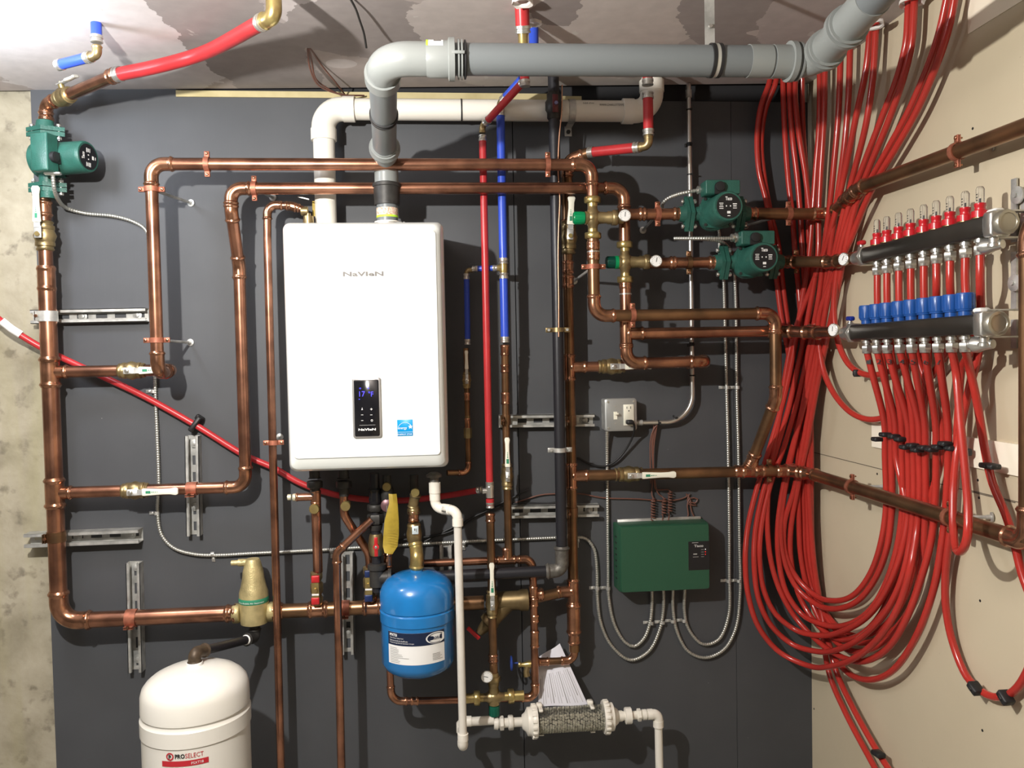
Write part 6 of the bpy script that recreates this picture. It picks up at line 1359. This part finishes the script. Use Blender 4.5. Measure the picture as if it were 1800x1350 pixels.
def scl(label, c, ax, r, m=STRAP):      # wide strut clamp
    t = T('strut_clamp', label, 'pipe clamp', c); ear = ax.cross(-Y1)
    if ear.z > 0 or ear.x > .5: ear = ear*-1
    f = fin('strap', MB().band(c, ax, r*1.01, .0025, .030, 20, a0=-PI*.62, a1=PI*.62, ref=-Y1), m, t)
    q = c+(-Y1*.85-(Z1 if abs(ax.x) > .5 else X1)*.6).normalized()*(r+.005)
    m_ = MB()
    for s in (-1, 1): m_.box(q+(-Y1*.85-(Z1 if abs(ax.x) > .5 else X1)*.6).normalized()*.006+(Z1 if abs(ax.x) > .5 else X1)*(s*.003), ax, Y1, ax.cross(Y1), .026, .014, .0022)
    fin('ears', m_, m, t); fin('bolt', MB().hexa(q-Y1*.010, -Y1, 0, .006, .005), COPF, t)
scl('wide clamp holding the left riser to the upper strut', P(xm, zp(88, 556, D1), D1), Z1, rM, m=STEEL)
scl('wide clamp holding the left riser to the lower strut', P(xm, zp(99, 943, D1), D1), Z1, rM, m=COPD)
scl('wide copper clamp on the bottom pipe over the vertical strut', P(xp(232, 1083, D1), zb, D1), X1, rM)
scl('wide copper clamp on the lower left branch over the strut', P(xp(338, 857, D1), zt2, D1), X1, R3)
scl('wide clamp on the header over the strut below the heater', P(xp(606, 1063, D1), zb, D1), X1, .0215)
scl('clamp holding the right riser to the upper right strut', P(xR, zp(1003, 739, D2), D2), Z1, rR, m=COPD)
scl('clamp holding the right riser to the lower right strut', P(xR, zp(1005, 900, D2), D2), Z1, rR, m=COPD)
scl('clamp holding the cold copper pipe to the upper right strut', P(bx, zp(890, 738, .10), .10), Z1, .012, m=COPD)
# ================================================================== ELECTRICAL
def flex(label, pts, r=.0072, mm=FLEXM):
    rs, L = resample(spline(pts), .0018); n = len(rs)
    rad = [r*(1.0 if (i % 4) in (0, 1) else .84) for i in range(n)]
    return fin('armoured_cable', MB().sweep([p for p, s in rs], rad, 10), mm, label=label, cat='cable', loc=pts[0])
def fl(l, d=.010): return [W(a[0], a[1], a[2] if len(a) > 2 else d) for a in l]
flex('armoured cable from the left pump, along the low wall to the green box', fl([(93, 308, .16), (95, 330, .15), (103, 352, .10), (120, 367, .03), (150, 375), (200, 380), (235, 390), (256, 404), (266, 440), (270, 520), (272, 600), (273, 690), (276, 760), (279, 850), (277, 900), (284, 940), (305, 963), (340, 974), (380, 976), (440, 973), (560, 967), (640, 962), (760, 955), (860, 950), (960, 946), (1010, 944), (1030, 947), (1044, 965), (1049, 1000), (1050, 1050), (1056, 1095), (1075, 1135), (1108, 1160), (1140, 1145), (1160, 1105), (1166, 1070), (1166, 1030, .03)]), r=.0058)
flex('armoured cable from the grey outlet box looping under to the green box', fl([(1067, 752, .03), (1067, 800), (1068, 900), (1069, 1000), (1070, 1050), (1080, 1098), (1100, 1130), (1115, 1136), (1132, 1122), (1143, 1092), (1146, 1060), (1146, 1030, .03)]), r=.0058)
flex('right armoured cable looping under from green box up to the lower pump', fl([(1183, 1030, .03), (1183, 1070), (1190, 1110), (1210, 1145), (1240, 1156), (1272, 1142), (1293, 1105), (1301, 1040), (1300, 960), (1298, 800), (1295, 680), (1294, 560), (1292, 495), (1290, 470, .04), (1288, 448, .11), (1270, 426, .15), (1235, 420, .17), (1190, 419, .18), (1186, 419, .18), (1240, 419, .22), (1288, 419, .22)]), r=.0058)
flex('left armoured cable looping under from green box up behind the upper pump', fl([(1204, 1030, .03), (1203, 1075), (1210, 1105), (1235, 1132), (1262, 1125), (1280, 1085), (1282, 1000), (1280, 800), (1277, 680), (1274, 560), (1271, 480), (1265, 440), (1262, 400), (1240, 372), (1200, 378, .03), (1168, 372, .12), (1164, 360, .17), (1172, 350, .19), (1190, 342, .21), (1212, 337, .225), (1229, 334, .225)]), r=.0058)
def conn(label, c, ax): return fin('cable_connector', MB().lathe(c, ax, [(-.012, .009), (-.010, .012), (0, .012), (.002, .015), (.008, .015)], 12).box(c-ax*.006-Y1*.010, ax, Z1, Y1, .008, .006, .008), CHROME, label=label, cat='cable connector', loc=c)
conn('silver cable connector on the upper pump terminal box', W(1232, 334, .225), X1); conn('silver cable connector on the lower pump terminal box', W(1291, 418, .20), X1)
fin('cable_connector', MB().box(W(93, 305, .165), X1, Y1, Z1, .045, .016, .009, .003), CHROME, label='silver cable clamp under the left pump terminal box', cat='cable connector', loc=W(93, 305, .165))
for i, (x, y, s, lb_) in enumerate(((270, 688, -1, 'cable strap beside the upper left branch end'), (276, 902, -1, 'cable strap below the lower left branch'), (374, 974, 0, 'cable strap on the low cable left of the heater lines'), (583, 968, 0, 'cable strap on the low cable under the heater'), (815, 954, 0, 'cable strap on the low cable right of the white drain'), (1015, 950, 0, 'cable strap right of the copper riser'), (1050, 1034, -1, 'cable strap left of the green box, outer cable'), (1069, 1034, -1, 'cable strap left of the green box, inner cable'), (1145, 1095, -1, 'first cable strap in the row under the green box'), (1165, 1094, -1, 'second cable strap in the row under the green box'), (1183, 1092, -1, 'third cable strap in the row under the green box'), (1203, 1091, -1, 'fourth cable strap in the row under the green box'), (1281, 1021, -1, 'cable strap right of the green box, inner cable'), (1299, 1021, -1, 'cable strap right of the green box, outer cable'), (1278, 681, -1, 'cable strap above the return line, inner cable'), (1296, 681, -1, 'cable strap above the return line, outer cable'))):
    c = W(x, y, .010); ax = Z1 if s else X1; m_ = MB().band(c, ax, .0062, .0012, .010, 12, a0=-PI/2, a1=PI/2, ref=-Y1)
    dd = (-X1 if s else -Z1); q = c+dd*.015+Y1*.007; m_.box(q, dd, ax, Y1, .020, .010, .0016, .0003); m_.lathe(q, -Y1, [(0, .004), (.003, .004), (.004, .002)], 10)
    fin('cable_strap', m_, STEEL, label=lb_, cat='cable strap', loc=c)
# rigid conduit
cx_ = (xp(1212, 200, .03)+xp(1215, 600, .03))/2; r = .0072
zcb = zp(1150, 744, .03)
pp, _ = fillet([P(cx_, 2.45, .03), P(cx_, zcb+.001, .03), P(xp(1118, 742, .03), zcb+.003, .03)], .125)
cdt = T('metal_conduit', 'bare steel conduit dropping from the ceiling and curving left to the outlet box', 'conduit', pp[-1])
fin('tube', MB().sweep(pp, r, 16), mat('bright_steel', (.62, .60, .56), .28, .9), cdt)
fin('coupling', MB().lathe(P(cx_, zp(1212, 165, .03), .03), Z1, [(-.012, .0072), (-.012, .0095), (.012, .0095), (.012, .0072)], 16).lathe(pp[-1]+X1*.004, X1, [(0, .0095), (.016, .0095), (.017, .0072)], 16), STEEL, cdt)
for x, y, lb_ in ((1211, 193, 'topmost cable tie around the conduit'), (1211, 254, 'cable tie clip on the conduit beside the short red pipe'), (1211, 307, 'cable tie on the conduit above the upper pump'), (1214, 605, 'black clip on the conduit between two copper pipes'), (1215, 660, 'thin cable tie on the conduit below the copper end elbow'), (1186, 734, 'cable tie on the curved part of the conduit'), (1157, 743, 'cable tie near the outlet box end of the conduit')):
    ax = Z1 if y < 700 else (V((1, 0, .7)).normalized() if x > 1170 else X1)
    c = W(x, y, .030) if y > 700 else P(cx_, zp(x, y, .03), .03)
    m_ = MB().band(c, ax, .0074, .0012, .004 if lb_.find('clip') < 0 else .012, 14); m_.box(c-Y1*.010+X1*(.004), ax, ax.cross(Y1), Y1, .005, .006, .005)
    if 'clip' in lb_: m_.box(c-X1*.010-Z1*.003, X1, Z1, Y1, .010, .010, .008, .001)
    fin('cable_tie', m_, BLK, label=lb_, cat='cable tie', loc=c)
# outlet box
ob = T('outlet_box', 'grey steel box with toggle switch and white outlet', 'electrical box', W(1090, 757, .0))
dO = .055; A_, B_ = W(1063, 701, dO), W(1120, 757, dO); c = (A_+B_)/2; w_, h_ = B_.x-A_.x, A_.z-B_.z
fin('box_body', MB().loft(V((c.x-.002, 0, c.z)), X1, Z1, -Y1, [(0, w_*.96, h_*.96, .004), (dO-.008, w_*.96, h_*.96, .004)], 4), STEEL, ob)
cv = fin('cover', MB().loft(V((c.x, -dO+.008, c.z)), X1, Z1, -Y1, [(0, w_, h_, .010), (.006, w_, h_, .010), (.009, w_-.008, h_-.008, .008)], 6), mat('satin_steel_cover', (.40, .41, .40), .4, .6), ob); ROOT[cv.name] = ROOT[ob.name]
sx_, yz = c.x, -dO-.001
fin('switch_plate', MB().box(V((sx_-w_*.18, yz-.001, c.z-.002)), X1, Z1, Y1, .011, .024, .003).box(V((sx_-w_*.15, yz-.008, c.z+.004)), X1, Z1, Y1, .010, .006, .016, .001), HND, ob, label='cream toggle switch')
ol_ = fin('outlet', MB().box(V((sx_+w_*.235, yz-.002, c.z-.001)), X1, Z1, Y1, .033, .066, .005, .001), HND, ob); ROOT[ol_.name] = ROOT[ob.name]
m_ = MB(); q = V((sx_+w_*.235, yz-.0047, c.z+.018))
m_.box(q+V((-.006, 0, .004)), X1, Z1, Y1, .0018, .007, .0006).box(q+V((.006, 0, .004)), X1, Z1, Y1, .0018, .008, .0006).lathe(q-Z1*.006, -Y1, [(0, .002), (.0006, .002)], 10)
fin('slots', m_, INK, ol_)
for a in (-1, 1):
    for b in (-1, 1): fin('cover_screw', MB().lathe(V((sx_+a*w_*.40, yz, c.z+b*h_*.40)), -Y1, [(0, .0035), (.002, .003)], 10), CHROME, ob)
for b in (-1, 1): fin('cover_screw', MB().lathe(V((sx_-w_*.18, yz, c.z+b*.027)), -Y1, [(0, .0022), (.0015, .002)], 10), CHROME, ob)
pg = T('plug_cord', 'black plug and power cord in the grey outlet box', 'power cord', W(1106, 742, .07))
fin('plug', MB().box(W(1107, 742, .072), X1, Z1, Y1, .022, .014, .026, .004), BLK, pg)
fin('cord', MB().sweep(spline(fl([(1112, 742, .075), (1115, 748, .07), (1113, 765, .04), (1100, 790, .02), (1080, 812, .015), (1060, 820, .012), (1035, 815, .012), (1012, 805, .012), (995, 850, .012), (985, 880, .010), (900, 886, .010), (840, 905, .012), (790, 935, .012), (700, 950, .012)])), .0034, 8), BLK, pg)
# green zone controller
gb = T('zone_controller', 'green zone control box with black indicator panel', 'control box', W(1165, 1040, 0))
dZ = .082; A_, B_ = W(1090, 926, dZ), W(1248, 1036, dZ); c = (A_+B_)/2; w_, h_ = B_.x-A_.x, A_.z-B_.z
fin('housing', MB().loft(V((c.x, -.008, c.z)), X1, Z1, -Y1, [(0, w_+.012, h_, .004), (dZ-.022, w_+.006, h_, .006), (dZ-.012, w_, h_-.002, .008), (dZ-.008, w_-.004, h_-.006, .008)], 5), GRNB, gb, angle=25)
fin('back_plate', MB().box(V((c.x+.002, -.006, c.z+.004)), X1, Z1, Y1, w_-.01, h_+.008, .010, .001), STEEL, gb)
fp_ = lambda x, y, e=0: W(x, y, dZ+e)
A1_, B1_ = W(1211, 952, dZ), W(1248, 1001, dZ); cc_ = (A1_+B1_)/2
pn = fin('indicator_panel', MB().box(V((cc_.x-.002, -dZ-.0002, cc_.z)), X1, Z1, Y1, B1_.x-A1_.x, A1_.z-B1_.z, .0012), mat('panel_black', (.01, .01, .012), .4), gb); ROOT[pn.name] = ROOT[gb.name]
tm = MB(); text(tm, 'Taco', fp_(1220, 962, .001), X1, Z1, .0082, None, None, .030, bold=True); tm.box(fp_(1222, 954, .001), X1, Z1, Y1, .020, .0015, .0003)
tm.box(fp_(1222, 974, .001), X1, Z1, Y1, .012, .003, .0003); tm.box(fp_(1223, 979, .001), X1, Z1, Y1, .018, .001, .0003)
for k in range(4): tm.box(fp_(1235, 966+4.2*k, .001), X1, Z1, Y1, .009, .0008, .0003)
fin('panel_print', tm, mat('dim_white_print', (.45, .45, .43), .6), pn)
for k, m__ in enumerate((LEDW, LEDR, LEDR)): fin('indicator_light', MB().lathe(fp_(1240, 965.5+4.4*k, .001), -Y1, [(0, .0016), (.0008, .0014)], 10), m__, pn)
vn = MB()
for k in range(8): vn.box(V((c.x-w_/2-.0045, -.040, c.z-h_*.32+k*h_*.09)), Y1, Z1, X1, .012, .004, .004)
fin('side_vent', vn, BLK, gb)
# brown thermostat wires
for k, (lb_, pts, coil) in enumerate((
  ('brown wire coiled leftmost above the green box', [(1150, 745, .02), (1146, 780, .02), (1148, 830, .012), (1146, 870, .012)], (1148, 876, 914)),
  ('brown wire coiled second above the green box', [(1153, 745, .02), (1147, 785, .02), (1151, 840, .012), (1156, 866, .012), (1165, 874, .012)], (1167, 876, 906)),
  ('brown wire coiled third and tallest above the green box', [(1155, 746, .022), (1149, 790, .02), (1150, 845, .012), (1153, 860, .012), (1175, 861, .012)], (1178, 864, 902)))):
    P3 = fl(pts); x_, ya_, yb_ = coil
    n = int((yb_-ya_)/4.6); P4 = list(P3)
    for j in range(n*8):
        a = 2*PI*j/8; y_ = ya_+(yb_-ya_)*j/(n*8); p = W(x_, y_, .014); P4.append(p+V((math.sin(a)*.0062, -math.cos(a)*.0062, 0)))
    P4 += fl([(x_-2, yb_+5, .012), (x_-5, 925, .02), (x_-5, 932, .03)])
    fin('thermostat_wire', MB().sweep(spline(P4, .004), .0021, 6), WIRE, label=lb_, cat='wire', loc=P4[0])
for lb_, pts in (('brown wire crossing left to right ending in a knot above the green box', [(905, 884), (950, 870), (975, 868), (1020, 868), (1060, 875), (1120, 877), (1180, 880), (1205, 874), (1212, 868), (1208, 880), (1222, 884), (1226, 877), (1212, 876), (1208, 890), (1210, 905), (1202, 920), (1200, 932, .02)]),
                 ('second brown wire dangling from the knot into the green box', [(1206, 868), (1214, 880), (1210, 886), (1224, 888), (1214, 882), (1216, 900), (1221, 912), (1214, 924), (1212, 932, .02)]),
                 ('thin brown wire bundle from the conduit end down behind the return line', [(1165, 742, .03), (1152, 750, .025), (1144, 770, .02), (1143, 810, .012), (1144, 850, .012)]),
                 ('thin black cable running low behind the white drain pipe', [(930, 860), (880, 885), (830, 910), (780, 935), (740, 955)])):
    P3 = fl(pts, .008); fin('thermostat_wire', MB().sweep(spline(P3), .0022, 6), WIRE if 'black' not in lb_ else BLK, label=lb_, cat='wire', loc=P3[0])
# ragged plaster edges round ceiling holes
def hole(label, x, y, r):
    c = CE(x, y, .004); random.seed(int(x)); m_ = MB(); n = 16
    for k in range(n):
        a = 2*PI*k/n; ro = r*(1.08+random.random()*.32); ri = r*(.92+.1*random.random())
        for rr, z in ((ri, -.001), (ro, -.001-.004*random.random()), (ro*.98, .006), (ri, .006)): m_.v.append(c+V((math.cos(a)*rr, math.sin(a)*rr, z)))
    for k in range(n):
        for j in range(4): q = (k+1) % n; m_.f.append((k*4+j, k*4+(j+1) % 4, q*4+(j+1) % 4, q*4+j))
    fin('plaster_edge', m_, mat('torn_plaster', (.72, .68, .64), .9), label=label, cat='plaster', loc=c)
hole('ragged plaster edge around the red pipe at the ceiling', 917, 5, .020); hole('ragged plaster edge around the blue stub at the ceiling', 939, 42, .014)
hole('ragged plaster edge around the left blue pipe at the ceiling', 168, 16, .015)
hole('torn ceiling edge around the first wall-side pair of red tubes', 1534, 45, .024); hole('torn ceiling edge around the second wall-side pair of red tubes', 1602, 5, .024)
text(None, 'NOT DRAW TO', RW(1707, 222, .001), -Y1, Z1, .010, TINK, None, .10) if False else None
